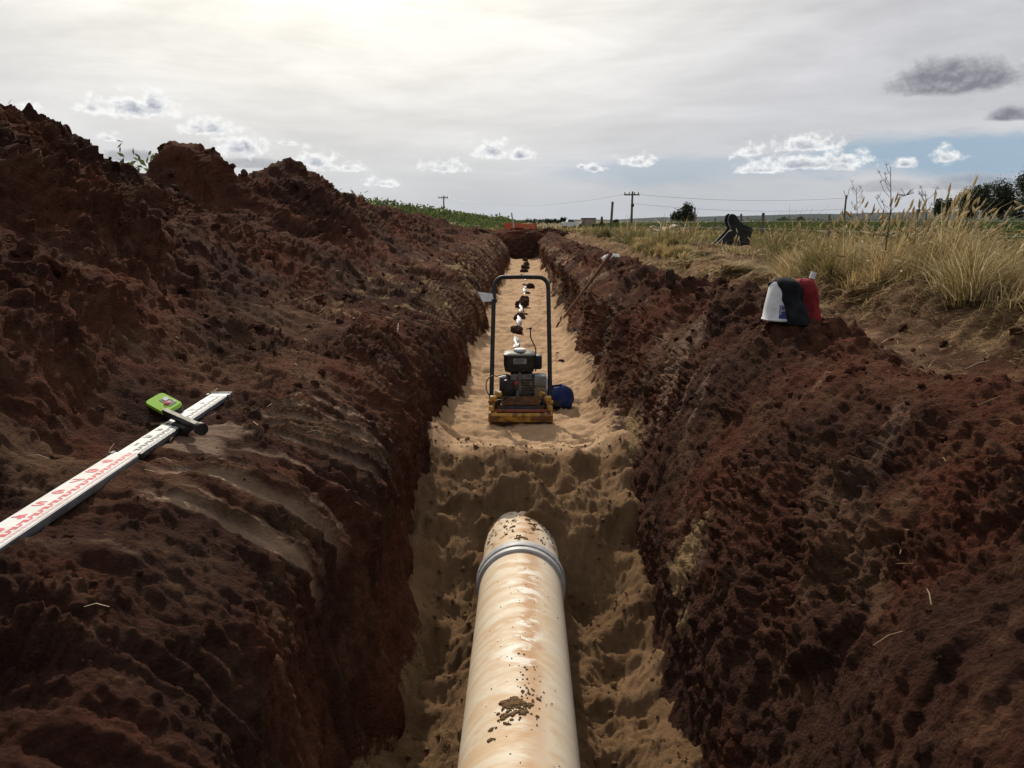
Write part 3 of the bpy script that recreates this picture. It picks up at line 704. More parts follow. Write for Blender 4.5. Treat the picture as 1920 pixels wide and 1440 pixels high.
# ------------------------------------------------------------------ pipe
PX, PZ, PR = -0.012, -1.18, 0.197
def pipe():
    m, nt = material('stained_white_pipe')
    co = nt.n('ShaderNodeTexCoord').outputs['Object']
    sp = nt.n('ShaderNodeSeparateXYZ', i0=co)
    an = nt.math('ARCTAN2', sp.outputs[0], sp.outputs[2])
    pc = nt.n('ShaderNodeCombineXYZ', i0=nt.math('MULTIPLY', an, 0.2), i1=sp.outputs[1], i2=0.0).outputs[0]
    wrap = nt.noise(nt.vm('MULTIPLY', pc, (3, 9, 1)).outputs[0], 1.5, 8, 0.68, 0.4)
    swirl = nt.noise(nt.vm('MULTIPLY', pc, (4.5, 7, 1)).outputs[0], 1.6, 8, 0.68, 0.5)
    c = nt.mix(nt.ss(wrap, 0.36, 0.66), (0.68, 0.60, 0.475), (0.59, 0.43, 0.275))
    c = nt.mix(nt.math('MULTIPLY', nt.ss(swirl, 0.52, 0.72), 0.45), c, (0.50, 0.29, 0.145))
    # rusty-clay smear a little right of the crown, strongest between 2.4 and 3.2 m
    sm = nt.math('MULTIPLY', nt.ss(nt.math('ABSOLUTE', nt.math('SUBTRACT', nt.math('ADD', an, nt.math('MULTIPLY', nt.math('SUBTRACT', wrap, 0.5), 0.9)), 0.22)), 0.02, 0.30, 1.0, 0.0), nt.ss(sp.outputs[1], 2.0, 2.7, 0.35, 1.0))
    c = nt.mix(nt.math('MULTIPLY', sm, 0.62), c, (0.40, 0.19, 0.075))
    # rubbed-clean white patches near the crown
    wp = nt.noise(nt.vm('MULTIPLY', nt.vm('ADD', pc, (3.3, 1.7, 0)).outputs[0], (6, 8, 1)).outputs[0], 1.4, 7, 0.65, 0.5)
    near = nt.ss(nt.math('ABSOLUTE', nt.math('SUBTRACT', an, 0.02)), 0.15, 0.75, 1.0, 0.0)
    yb = nt.math('MULTIPLY', nt.ss(sp.outputs[1], 2.55, 2.9), nt.ss(sp.outputs[1], 3.80, 3.55))
    c = nt.mix(nt.math('MULTIPLY', nt.math('MULTIPLY', nt.ss(wp, 0.50, 0.60), near), yb), c, (0.78, 0.74, 0.65))
    c = nt.mix(nt.ss(an, 0.45, 0.95, 0.0, 0.55), c, (0.70, 0.64, 0.53))
    # clay film on the far end
    fe = nt.noise(nt.vm('MULTIPLY', pc, (14, 11, 1)).outputs[0], 1.5, 7, 0.7, 0.6)
    c = nt.mix(nt.math('MULTIPLY', nt.ss(fe, 0.52, 0.62), nt.ss(sp.outputs[1], 3.95, 4.08)), c, (0.23, 0.115, 0.05))
    fl = nt.noise(pc, 75.0, 4, 0.7)
    c = nt.mix(nt.ss(fl, 0.68, 0.74, 0.0, 0.7), c, (0.20, 0.11, 0.05))
    finish(nt, c, nt.ss(wrap, 0.3, 0.7, 0.58, 0.75), bumpn(nt, swirl, 0.12, 0.003), 0.13)
    root = thing('pipe', (PX, 0, PZ), 'large cream white pipe smeared with clay lying along the trench bottom', 'pipe')
    body = MB().lathe([(PR, -2.5), (PR, 0.5)] + [(PR, y) for y in np.arange(1.0, 4.9, .3)], axis='Y', seg=96, cap0=False, cap1=False).build('pipe_barrel', m, root, 40)
    r = MB().lathe([(PR + .001, 3.825), (.2055, 3.825), (.2115, 3.830), (.2125, 3.857), (.2085, 3.863), (.2085, 3.871)], axis='Y', seg=96, cap0=False, cap1=False)
    ring = r.build('socket_lip', M_RUBBERLIGHT, root, 30)
    r = MB().lathe([(.2085, 3.871), (.2155, 3.873), (.2175, 3.880), (.2175, 3.923), (.214, 3.932), (PR + .002, 3.941)], axis='Y', seg=96, cap0=False, cap1=False)
    col = r.build('coupling_ring', M_RUBBER, root, 30)
    # dried mud standing proud of the pipe
    Vs, Qs, Ts = [], [], []
    def blob(y, a, r, h):
        n = 9
        base = len(Vs)
        R = PR
        for k in range(n):
            t = 2 * math.pi * k / n; rr = r * random.uniform(.55, 1.25)
            yy = y + rr * math.cos(t); aa = a + rr * math.sin(t) / R
            Vs.append((math.sin(aa) * (R - .001), yy, math.cos(aa) * (R - .001)))
        for k in range(n):
            t = 2 * math.pi * k / n; rr = r * random.uniform(.35, .7)
            yy = y + rr * math.cos(t); aa = a + rr * math.sin(t) / R; hh = R + h * random.uniform(.6, 1.2)
            Vs.append((math.sin(aa) * hh, yy, math.cos(aa) * hh))
        Vs.append((math.sin(a) * (R + h * 1.1), y, math.cos(a) * (R + h * 1.1)))
        for k in range(n):
            k2 = (k + 1) % n
            Qs.append((base + k, base + k2, base + n + k2, base + n + k)); Ts.append((base + n + k, base + n + k2, base + 2 * n))
    for i in range(75):      # main splash
        q = random.random()
        yb = 2.50 + random.gauss(0, .040); ab = -.10 + random.gauss(0, .16)
        blob(yb + .10 * ab, ab, random.choice((.004, .006, .009, .014)), .004)
    for i in range(14): blob(2.515 + random.gauss(0, .012) + .02, -.12 + random.gauss(0, .10), random.uniform(.014, .026), .006)
    for i in range(45): blob(2.62 + random.gauss(0, .10), .12 + random.gauss(0, .14), random.choice((.003, .004, .006)), .003)
    for i in range(60): blob(random.uniform(2.2, 3.78), random.gauss(.05, .35), random.choice((.002, .003, .004)), .002)
    for i in range(120):
        yq = 3.96 + .34 * random.random() ** .7; aq = random.gauss(.15, .5)
        if fbm(np.array([yq * 7.]), np.array([aq * 2.5]), 0, 2, 77)[0] > -.15: blob(yq, aq, random.choice((.003, .004, .005, .007, .010, .016)), .004)
    mm, nt2 = material('mud')
    nn = nt2.noise(nt2.n('ShaderNodeTexCoord').outputs['Object'], 60, 5)
    finish(nt2, nt2.mix(nn, (0.075, 0.042, 0.020), (0.20, 0.125, 0.062)), 1.0, bumpn(nt2, nn, 0.6, 0.004), 0.1)
    link('mud', mesh_np('mud', Vs, Qs, Ts, mats=[mm], smooth=False), root)['kind'] = 'stuff'
pipe()

# ------------------------------------------------------------------ plate compactor
def compactor():
    FZ = -0.905
    t = thing('plate_compactor', (-0.022, 6.08, FZ), 'worn yellow plate compactor with black engine and tall black handle on the sand bed', 'plate compactor')
    # ground plate: upturned lip at both ends (outline in the y-z plane)
    pl = [(.00, .065), (.015, .015), (.07, .0), (.52, .0), (.60, .02), (.66, .09), (.645, .095), (.59, .035), (.52, .022), (.09, .022), (.055, .035), (.035, .078), (.01, .082)]
    MB().prism(pl, (-.235, 0, 0), (0, 1, 0), (0, 0, 1), (1, 0, 0), .47).build('base_plate', M_YELLOW, t, 30)
    MB().box((0, .075, .085), (.40, .09, .022), (rad(-14), 0, 0), .004).build('plate_deck', M_REDRUST, t, 30)
    MB().box((0, .17, .070), (.36, .14, .10), bevel=.008).build('vibrator_housing', M_RUST, t, 30)
    MB().box((0, .12, .100), (.10, .05, .05), bevel=.006).tube([(-.13, .10, .095), (.13, .10, .095)], .018).build('exciter', M_INK, t, 30)
    b = MB().box((-.002, .30, .155), (.275, .40, .012), bevel=.003)
    b.prism([(-.140, .128), (.136, .128), (.131, .186), (-.135, .186)], (0, .095, 0), (1, 0, 0), (0, 0, 1), (0, 1, 0), .012)
    b.build('engine_bed', M_RUST, t, 30)
    for sx in (-1, 1):
        for yy in (.13, .48):
            b = MB().lathe([(.026, .02), (.030, .03), (.022, .055), (.030, .08), (.026, .095)], (sx * .175, yy, .06), seg=16)
            b.build('rubber_mount', M_PLASTIC, t, 40)
    # cast lugs that carry the handle
    for sx in (-1, 1):
        b = MB().box((sx * .205, .075, .115), (.030, .075, .13), (rad(-18), 0, 0), .008)
        b.box((sx * .165, .10, .205), (.055, .05, .034), (0, rad(sx * 14), 0), .010)
        b.box((sx * .198, .045, .185), (.05, .04, .04), (rad(12), 0, 0), .010)
        b.box((sx * .215, .03, .115), (.036, .04, .038), (0, 0, 0), .009)
        b.tube([(sx * .238, .09, .15), (sx * .18, .09, .15)], .013)
        b.build('handle_lug', M_YELLOW, t, 30)
    # engine
    e = MB().box((.005, .30, .245), (.17, .20, .17), bevel=.012)
    for k in range(6): e.box((.045, .205 - .004, .205 + k * .020), (.10, .05, .007), bevel=.002)
    e.box((-.008, .19, .25), (.022, .03, .20), bevel=.004)
    e.tube([(.02, .185, .20), (.02, .15, .20)], .016).tube([(.075, .185, .27), (.075, .16, .27)], .012)
    eng = e.build('engine_block', M_ALU, t, 30)
    MB().tube([(.02, .152, .20), (.02, .138, .20)], .013, 12).build('oil_plug', M_PLASTIC, eng, 30)
    MB().box((-.034, .165, .275), (.034, .02, .022), bevel=.005).build('switch', M_REDPLASTIC, eng, 30)
    MB().box((-.025, .178, .19), (.008, .006, .05), bevel=.001).build('sticker', M_LABEL, eng)
    r = MB().lathe([(.085, -.05), (.092, -.035), (.094, .02), (.078, .035)], (-.11, .29, .225), 'X', 32)
    r.box((-.085, .245, .225), (.085, .12, .14), bevel=.014)
    rec = r.build('recoil_starter', M_PLASTIC, t, 35)
    MB().tube([(-.165, .25, .30), (-.13, .25, .305), (-.11, .25, .31)], [.008, .014, .012], 10).build('pull_grip', M_WHITE, rec, 40)
    bar = MB().box((.092, .20, .235), (.018, .04, .21), bevel=.005).build('fuel_pipe_guard', M_PLASTIC, t, 30)
    mf = MB().box((.142, .25, .285), (.096, .13, .085), bevel=.010).build('muffler', M_STEEL, t, 30)
    MB().box((.142, .25, .195), (.096, .13, .095), bevel=.008).build('heat_shield', M_TANMETAL, mf, 30)
    # tank with rolled upper edge
    def ring(z, hx, hy, r, n=6):
        pts = []
        for (cx, cy, a0) in ((hx - r, hy - r, 0), (-hx + r, hy - r, 90), (-hx + r, -hy + r, 180), (hx - r, -hy + r, 270)):
            for k in range(n):
                a = rad(a0 + 90 * k / (n - 1)); pts.append((cx + r * math.cos(a), cy + r * math.sin(a), z))
        return pts
    tk = MB().loft([ring(.335, .085, .06, .03), ring(.345, .108, .080, .035), ring(.40, .118, .088, .035), ring(.455, .116, .088, .035), ring(.468, .121, .093, .035), ring(.476, .121, .093, .035), ring(.484, .108, .082, .035), ring(.490, .08, .06, .03)])
    tank = tk.build('fuel_tank', M_PLASTIC, t, 35); tank.location = (-.012, .33, 0)
    MB().loft([ring(.469, .1225, .0945, .035), ring(.475, .1225, .0945, .035)], False).build('tank_seam', M_STEEL, tank, 35)
    MB().lathe([(.040, .488), (.046, .492), (.047, .505), (.040, .512), (.012, .514)], (.003, -.01, 0), seg=24).build('tank_cap', M_WHITE, tank, 35)
    lab = MB().box((.005, -.0905, .428), (.098, .004, .040), (rad(-1), 0, 0)).build('warning_label', M_LABEL, tank)
    b = MB()
    for k, w in enumerate((.075, .085, .07, .082, .06)): b.box((.005 - (.085 - w) / 2, -.0930, .441 - k * .0068), (w, .0012, .0022))
    b.build('print', M_INK, lab)
    ac = MB().box((.125, .40, .40), (.07, .10, .11), bevel=.015).build('air_filter', M_PLASTIC, t, 30)
    # bent lever with knob
    lv = MB().tube([(.112, .30, .34), (.112, .31, .42), (.112, .32, .50), (.108, .33, .52), (.075, .36, .585), (.072, .365, .60), (.072, .37, .655)], .0045, 8).build('throttle_lever', M_BLACK, t, 40)
    MB().lathe([(.008, 0), (.013, .006), (.012, .014), (.006, .018)], (.072, .37, .652), seg=12).box((.055, .37, .655), (.03, .008, .008)).build('knob', M_BLACK, lv, 40)
    # tall U-shaped handle leaning away from the camera
    def hp(x, h): return (x, .085 + .50 * h / 1.04, .10 + (h - .10) * 1.0)
    pts = [hp(-.219, .10), hp(-.215, .5), hp(-.209, .94)]
    for k in range(1, 6):
        a = rad(90 * k / 5); pts.append(hp(-.209 + .075 * (1 - math.cos(a)), .955 + .075 * math.sin(a)))
    q = pts[::-1]
    pts += [hp(0, 1.032)] + [(-p[0], p[1], p[2]) for p in q]
    h = MB().tube(pts, .0165, 14).build('handle', M_BLACK, t, 50)
    # pale lever plate clamped to the left upright
    px = hp(-.207, .865)
    MB().prism([(-.125, .060), (-.012, .045), (-.002, -.010), (-.085, -.018)], (px[0], px[1] - .02, px[2]), (1, 0, 0), (0, .25, .97), (0, 1, 0), .004).build('lever_plate', M_WHITE, h)
    MB().box((px[0], px[1], px[2] - .01), (.045, .045, .03), bevel=.006).build('clamp', M_BLACK, h, 30)
    # throttle cable looping round the left upright
    cp = []
    for k in range(25):
        a = k / 24; th = rad(70 + 250 * a)
        cp.append((-.205 + .075 * math.cos(th) + .055 * a, .17 - .08 * a, .245 + .075 * math.sin(th) * 1.15))
    cp = [(-.10, .24, .33), (-.15, .22, .325)] + cp
    MB().tube(cp, .0042, 8).build('throttle_cable', M_BLACK, t, 60)
compactor()

# ------------------------------------------------------------------ blue bag and small blue jar behind it
def blob_mesh(prof, seg, wr, seed, squash=(1, 1)):
    """soft sack: prof = (radius, height) rings with wrinkles"""
    rings = []
    for k, (r, h) in enumerate(prof):
        row = []
        for j in range(seg):
            a = 2 * math.pi * j / seg
            w = 1 + wr * float(fbm(np.array([math.cos(a) * 2.2]), np.array([math.sin(a) * 2.2]), np.array([h * 9.0]), 3, seed)[0])
            ca, sa = math.cos(a), math.sin(a); ca = math.copysign(abs(ca) ** .6, ca); sa = math.copysign(abs(sa) ** .6, sa)
            row.append((r * w * ca * squash[0], r * w * sa * squash[1], h + .12 * r * ca * (h / .2) + .012 * math.sin(3 * a + h * 20)))
        rings.append(row)
    return rings
M_BLUE = worn('blue_fabric', (0.008, 0.022, 0.105), (0.012, 0.034, 0.16), 0.9, scale=10, dirt=(0.15, 0.11, 0.07), dirt_amt=0.25)
M_DKBLUE = flat('navy_trim', (0.006, 0.010, 0.035), 0.8)
p = atz(1049, 765, -.905)
t = thing('tool_bag', (p[0] - .01, p[1] + .08, -.91), 'dark blue fabric bag slumped on the sand beside the compactor', 'bag')
MB().loft(blob_mesh([(.10, .0), (.125, .02), (.132, .07), (.128, .12), (.112, .160), (.085, .185), (.05, .198)], 36, .10, 5, (1.15, .9))).build('bag_body', M_BLUE, t, 60); t.scale = (.84, .84, .84)
MB().tube([(-.10, -.02, .165), (-.05, -.03, .205), (.02, -.03, .212), (.08, -.02, .190)], .012, 8).build('bag_handle', M_DKBLUE, t, 60)
MB().box((-.03, -.122, .055), (.11, .012, .05), (rad(-6), 0, 0), .005).build('bag_pocket', worn('bag_pocket', (0.05, 0.05, 0.05), (0.03, 0.035, 0.06), 0.9), t, 30)
M_PALEBLUE = flat('pale_blue_plastic', (0.42, 0.55, 0.66), 0.4, var=0.1)
p = atz(1022, 757, -.90)
t = thing('bottle', (p[0], p[1] + .35, -.905), 'small pale blue bottle on the sand between the compactor and the blue bag', 'bottle')
MB().lathe([(.036, 0), (.040, .006), (.040, .12), (.030, .145), (.014, .158), (.014, .175)], seg=24).build('bottle_body', M_PALEBLUE, t, 40)
MB().lathe([(.017, .170), (.017, .190)], seg=20).build('bottle_cap', M_WHITE, t, 40)

# ------------------------------------------------------------------ warning tape with clods along the bed
M_TAPE = flat('white_tape', (0.52, 0.52, 0.55), 0.45, var=0.12)
def proj_y(p):
    d = np.asarray(p) - CAM; return 720 - F * (d @ upv) / (d @ fwd)
tape_px = [(967, 657), (969, 640), (971, 622), (973, 604), (976, 586), (979, 568), (983, 550), (985, 535), (984, 520), (983, 503), (985, 492), (986, 486)]
tp = [atz(x, y, -.89) for x, y in tape_px]
tpd = []
for a, b in zip(tp[:-1], tp[1:]):
    n = max(3, int((b[1] - a[1]) / .08))
    for k in range(n): tpd.append(a + (b - a) * k / n)
A, B = [], []
for k, q in enumerate(tpd):
    w = .028 + .008 * math.sin(k * 1.7); tw = .030 * math.sin(k * .9) + .015 * math.sin(k * 2.3)
    z = max(sand_z(q[0] - .05, q[1]), sand_z(q[0] + .05, q[1])) + .012 + .010 * math.sin(k * .7)
    pyv = proj_y(q); z += .02 if any(a0 <= pyv <= b0 for a0, b0 in ((638, 664), (599, 611), (577, 585), (541, 549), (518, 527))) else -.075
    A.append((q[0] - w, q[1], z + tw)); B.append((q[0] + w, q[1] + .02, z - tw * .6 + .006 * math.sin(k * 3.1)))
o = MB().strip(A, B).build('marker_tape', M_TAPE, None, 60)
sm_ = o.modifiers.new('thickness', 'SOLIDIFY'); sm_.thickness = .0015
tag(o, 'crumpled white plastic tape running along the middle of the sand bed', 'tape')

def clod_mesh(name, r, seed, mat, flatz=.75, sub=4):
    bm = bmesh.new(); bmesh.ops.create_icosphere(bm, subdivisions=sub, radius=1.0)
    V = np.array([v.co[:] for v in bm.verts])
    d = 1 + .30 * fbm(V[:, 0] * 1.3 + seed, V[:, 1] * 1.3, V[:, 2] * 1.3, 3, seed) + .22 * clods(V[:, 0] * .5 + V[:, 2] * .4, V[:, 1] * .5 - V[:, 2] * .3, .3, seed + 1) + .05 * fbm(V[:, 0] * 9, V[:, 1] * 9, V[:, 2] * 9, 2, seed + 2)
    V = V * d[:, None] * r * np.array([1, 1, flatz])
    for v, c in zip(bm.verts, V): v.co = c
    me = bpy.data.meshes.new(name); bm.to_mesh(me); bm.free(); me.materials.append(mat)
    me.polygons.foreach_set('use_smooth', np.full(len(me.polygons), True))
    return me
M_CLOD = worn('dark_clod', (0.030, 0.017, 0.013), (0.060, 0.030, 0.019), 1.0, scale=9, dirt=(0.12, 0.07, 0.04), dirt_amt=0.35, spec=0.15, bump_s=0.9)
clod_px = [(969, 623, 21, 'nearest the compactor'), (974, 596, 20, 'second from the compactor'), (979, 576, 21, 'third from the compactor'), (983, 558, 14, 'fourth from the compactor'), (993, 540, 14, 'fifth from the compactor'),
           (984, 533, 9, 'sixth from the compactor'), (983, 510, 13, 'seen behind the bar'), (984, 503, 12, 'just beyond the bar'), (988, 496, 10, 'second farthest from the camera'), (985, 489, 9, 'nearest the end wall')]
for k, (x, yv, w, lab) in enumerate(clod_px):
    q = atz(x, yv, -.885); r = w * q[1] / F / 2 * 1.12
    o = link('soil_clod', clod_mesh('soil_clod', r, 60 + k, M_CLOD)); o.location = (q[0], q[1], sand_z(q[0], q[1]) + .35 * r); o.rotation_euler = (0, 0, k * 1.3)
    tag(o, 'dark soil clod holding down the white tape, ' + lab, 'soil clod', 'clods weighing down the tape')
for k, (x, yv, w, lab) in enumerate([(961, 626, 9, 'small dark soil crumb left of the clod nearest the compactor'), (985, 588, 9, 'small dark soil crumb right of the tape between the second and third clods'), (975, 564, 10, 'small dark soil crumb left of the tape beyond the third clod'),
                                      (990, 549, 9, 'small dark soil crumb right of the tape before the fifth clod'), (978, 517, 10, 'small dark soil crumb left of the tape just below the handle bar'), (1012, 521, 9, 'flat dark soil crumb lying apart, right of the tape below the handle bar'),
                                      (1052, 677, 12, 'flat dark soil crumb lying on the sand right of the right handle post'), (1046, 662, 7, 'tiny dark soil crumb behind the flat crumb by the right handle post'), (906, 540, 9, 'dark soil crumb lying at the foot of the left trench wall behind the handle')]):
    q = atz(x, yv, -.89); r = w * q[1] / F / 2
    o = link('soil_crumb', clod_mesh('soil_crumb', r, 90 + k, M_CLOD, .6, 3)); o.location = (q[0], q[1], sand_z(q[0], q[1]) + .25 * r); o.rotation_euler = (0, 0, k * 1.7); tag(o, lab, 'soil crumb', 'crumbs lying along the tape')
for k, (x, yv, w, lab) in enumerate([(1253, 537, 19, 'upright dark slab of soil standing alone on the bare right bank')]):
    q = on_bank(RP, x, yv); r = w * q[1] / F / 2
    o = link('soil_clod', clod_mesh('soil_clod', r, 80 + k, M_CLOD, 1.7)); o.location = (q[0], q[1], q[2] + .9 * r); tag(o, lab, 'soil clod')
for (x, yv, w, lab) in [(905, 536, 6, 'small'), (908, 548, 8, 'small'), (1053, 677, 12, 'flat'), (1046, 661, 7, 'small'), (1048, 680, 5, 'tiny'), (1012, 519, 9, 'flat')]:
    pass

# ------------------------------------------------------------------ long-handled shovel and paper bag on the right bank
def bank_z(P, x, y, rad_=.05):
    """height of the top of a bank mesh near (x, y)"""
    i = int(np.clip(np.searchsorted(YV, y), 1, NR - 1)); row = P[i]
    k = np.argmin(np.abs(row[:, 0] - x) - .02 * row[:, 2])
    return float(row[k, 2])
a = atz(1047, 609, -.885); za = float((a - CAM) @ fwd); zb = 99.0
for t_ in np.linspace(.12, 1, 23):
    qs = on_bank(RP, 1047 + 98 * t_, 609 - 132 * t_, 3.5)
    if qs is not None: zb = min(zb, za + (float((qs - CAM) @ fwd) - .035 - za) / t_)
v_ = ray(1145, 477); b = CAM + v_ * (zb / float(v_ @ fwd))
t = thing('shovel', (a[0], a[1], a[2]), 'long-handled shovel with rusty blade leaning against the right trench wall', 'shovel')
d = Vector(b) - Vector(a)
M_HANDLE = worn('rusty_red_handle', (0.16, 0.070, 0.045), (0.10, 0.05, 0.035), 0.7, scale=6)
MB().tube([d * .16, d * .6, d], [.017, .016, .018], 10).build('shaft', M_HANDLE, t, 60)
dn = d.normalized(); sd_ = dn.cross(Vector((0, -1, .3))).normalized(); nn_ = sd_.cross(dn)
rings = []
for f, w, h in ((0.0, .03, .0), (.02, .075, .004), (.07, .10, .012), (.13, .105, .02), (.17, .09, .03), (.185, .03, .03), (.26, .02, .02)):
    c_ = d.normalized() * (f * 1.6) + nn_ * h
    rings.append([c_ - sd_ * w, c_ - sd_ * w * .5 - nn_ * h * .8, c_ - nn_ * h, c_ + sd_ * w * .5 - nn_ * h * .8, c_ + sd_ * w, c_ + sd_ * w * .5 - nn_ * (h * .8 - .004), c_ - nn_ * (h - .004), c_ - sd_ * w * .5 - nn_ * (h * .8 - .004)])
MB().loft(rings).build('blade', M_RUST, t, 50)
q = on_bank(RP, 1138, 487)
o = MB().loft(blob_mesh([(.05, 0), (.075, .02), (.08, .05), (.055, .075), (.02, .085)], 30, .45, 9, (1.3, .7))).build('paper_bag', M_WHITE, None, 40)
o.location = (q[0] + .02, q[1] + .1, q[2] - .02); tag(o, 'crumpled white paper bag on the bank behind the shovel handle', 'bag')

# ------------------------------------------------------------------ levelling staff with laser receiver
def staff():
    ZF = -.175                                  # height of the white face
    B_ = atz(414, 737, ZF)[:2]; M_ = atz(0, 1003, ZF)[:2]; A_ = M_ - (B_ - M_) * .36
    L = np.linalg.norm(B_ - A_); u = (B_ - A_) / L
    rz = math.atan2(-u[0], u[1])
    t = thing('levelling_staff', (A_[0], A_[1], ZF), 'white levelling staff with red and black graduations lying on the left bank', 'levelling staff', rz=rz)
    Y0_ = A_[1]; LJ = atz(236, 848, ZF)[1] - Y0_                         # joint between the two telescopic sections
    M_FACE = worn('white_enamel', (0.78, 0.79, 0.78), (0.70, 0.71, 0.70), 0.35, scale=6, dirt=(0.34, 0.25, 0.18), dirt_amt=0.45)
    M_SIDE = worn('dull_aluminium', (0.16, 0.165, 0.175), (0.10, 0.10, 0.11), 0.55, metallic=0.4, scale=10)
    M_RED = flat('red_graduation', (0.62, 0.10, 0.12), 0.5, var=.1); M_PINK = flat('pink_graduation', (0.70, 0.42, 0.44), 0.5, var=.1)
    M_BLK = flat('black_graduation', (0.03, 0.03, 0.035), 0.5); M_GRY = flat('grey_graduation', (0.32, 0.33, 0.34), 0.5)
    def section(name, y0, y1, w, z0, th):
        b = MB().box((0, (y0 + y1) / 2, z0 - th / 2), (w, y1 - y0, th), bevel=.002)
        o = b.build(name, M_SIDE, t, 30)
        MB().box((0, (y0 + y1) / 2, z0 + .0006), (w - .006, y1 - y0 - .002, .0016)).build('scale_face', M_FACE, o)
        return o
    s1 = section('lower_section', 0, LJ, .094, 0, .022)
    s2 = section('upper_section', LJ + .001, L, .082, -.003, .018)
    for x, yy in ((-.048, LJ - .01), (.048, LJ - .02)):
        MB().box((x, yy, -.006), (.014, .030, .022), bevel=.003).build('latch', M_BLACK, s1, 30)
    b = MB().box((0, L + .008, -.014), (.092, .012, .034), bevel=.002).box((-.046, L - .03, -.012), (.010, .03, .030), bevel=.002).box((.045, L - .035, -.012), (.010, .03, .030), bevel=.002)
    b.build('end_cap', M_SIDE, s2, 30)
    def marks(par, y0, y1, ph, dark, faint, zf, xoff):
        m_ = MB(); f_ = MB(); n = int((y1 - y0) / .01)
        for k in range(n):
            yy = y0 + k * .01 + .005; cm = (k + ph) % 10
            half = cm % 5
            if half in (0, 2, 4): m_.box((xoff + (.008 if half != 2 else .006), yy, zf), (.016 if half != 2 else .012, .0075, .0008))
            elif half == 1: m_.box((xoff + .014, yy, zf), (.005, .010, .0008))
            else: m_.box((xoff + .003, yy, zf), (.005, .010, .0008))
            f_.box((xoff + .0275, yy, zf), (.009 if cm % 5 else .013, .0030, .0008))
        m_.build('graduations', dark, par); f_.build('fine_graduations', faint, par)
    def text(par, s, x, yy, size, mat, zf, bold=0.0, rot=0):
        cu = bpy.data.curves.new('digit', 'FONT'); cu.body = s; cu.size = size; cu.align_x = 'CENTER'; cu.align_y = 'CENTER'; cu.extrude = .0004; cu.offset = bold
        ob = bpy.data.objects.new('digit', cu); COL.objects.link(ob)
        dg = bpy.context.evaluated_depsgraph_get(); me = bpy.data.meshes.new_from_object(ob.evaluated_get(dg))
        COL.objects.unlink(ob); bpy.data.objects.remove(ob); bpy.data.curves.remove(cu)
        me.materials.clear(); me.materials.append(mat)
        o2 = link('digit', me, par); o2.location = (x, yy, zf); o2.rotation_euler = (0, 0, rot); o2.scale = (1.15, .8, 1)
    y4 = atz(33, 970, ZF)[1] - Y0_
    marks(s1, y4 - .50, LJ - .012, 3, M_RED, M_PINK, .0018, .004)
    for k, s in enumerate('0123456789'):
        yy = y4 + (k - 4) * .1
        if -.02 < yy < LJ - .02: text(s1, s, -.020, yy, .062, M_RED, .0020, .0008)
    y1 = atz(256, 832, ZF)[1] - Y0_
    marks(s2, LJ + .02, L - .05, 8, M_BLK, M_GRY, -.0012, .004)
    for k, s in enumerate('123'): text(s2, s, -.017, y1 + k * .1, .054, M_BLK, -.0010, .0006)
    text(s2, '4M', .000, y1 + .285, .060, M_BLK, -.0010, .0016, rad(0))
    for k, s in enumerate('567'): text(s2, s, -.014, y1 + .53 + k * .125, .050, M_GRY, -.0010, .0004)
    # laser receiver clamped to the staff
    nrm = np.array([math.sin(rad(-4)), -math.sin(rad(24)), 0.0]); nrm[2] = math.sqrt(1 - nrm @ nrm)
    c4 = []
    for (x, yy) in ((276, 752), (301, 738), (335, 757), (311, 770)):
        v = ray(x, yy); c4.append(CAM + v * (((np.array([-1.42, 3.2, -.150]) - CAM) @ nrm) / (v @ nrm)))
    c = sum(c4) / 4; ex = (c4[2] - c4[1]) + (c4[3] - c4[0]); ex /= np.linalg.norm(ex); ey = np.cross(nrm, ex)
    org = c - nrm * .055
    r = thing('laser_receiver', (0, 0, 0), 'green and black laser receiver clamped beside the white levelling staff', 'laser receiver')
    RM = Matrix(((ex[0], ey[0], nrm[0], org[0]), (ex[1], ey[1], nrm[1], org[1]), (ex[2], ey[2], nrm[2], org[2]), (0, 0, 0, 1)))
    r.matrix_world = RM
    M_GREEN = flat('lime_plastic', (0.30, 0.56, 0.05), 0.4, var=.1)
    hx, hy = .072, .042
    def rr(z, k, rd=.018): return [(px_ , py_, z) for px_, py_ in [(sx * (hx * k - rd) + rd * math.cos(a) * 1, sy * (hy * k - rd) + rd * math.sin(a)) for (sx, sy, a0) in ((1, 1, 0), (-1, 1, 90), (-1, -1, 180), (1, -1, 270)) for a in [rad(a0 + 30 * q_) for q_ in range(4)]]]
    body = MB().loft([rr(0, .82), rr(.006, .95), rr(.036, 1.0), rr(.042, 1.0)]).build('receiver_body', M_PLASTIC, r, 40)
    MB().loft([rr(.0425, .99), rr(.050, .99), rr(.055, .93)]).build('front_cover', M_GREEN, r, 40)
    MB().box((.012, .014, .0555), (.072, .032, .002), bevel=.0005).build('display_panel', flat('grey_panel', (0.22, 0.22, 0.20), 0.4), r)
    MB().box((-.008, .018, .0572), (.026, .017, .0016)).build('display', M_WHITE, r)
    MB().lathe([(.012, .0555), (.012, .0585), (.008, .060)], (.022, .004, 0), seg=20).build('button', flat('red_button', (0.50, 0.07, 0.07), 0.5), r, 40)
    MB().box((-.025, -.035, .018), (.022, .005, .022), bevel=.003).build('battery_cover', flat('dark_green', (0.05, 0.13, 0.02), 0.5), r, 30)
    # clamp arm across the staff
    a = Vector(atz(311, 773, -.150)); b2 = Vector(atz(374, 801, -.150))
    inv = RM.inverted()
    la, lb = inv @ a, inv @ b2
    dv = lb - la; an = math.atan2(dv.y, dv.x); mid = (la + lb) / 2
    pit = -math.atan2(dv.z, math.hypot(dv.x, dv.y)); mz = mid.z
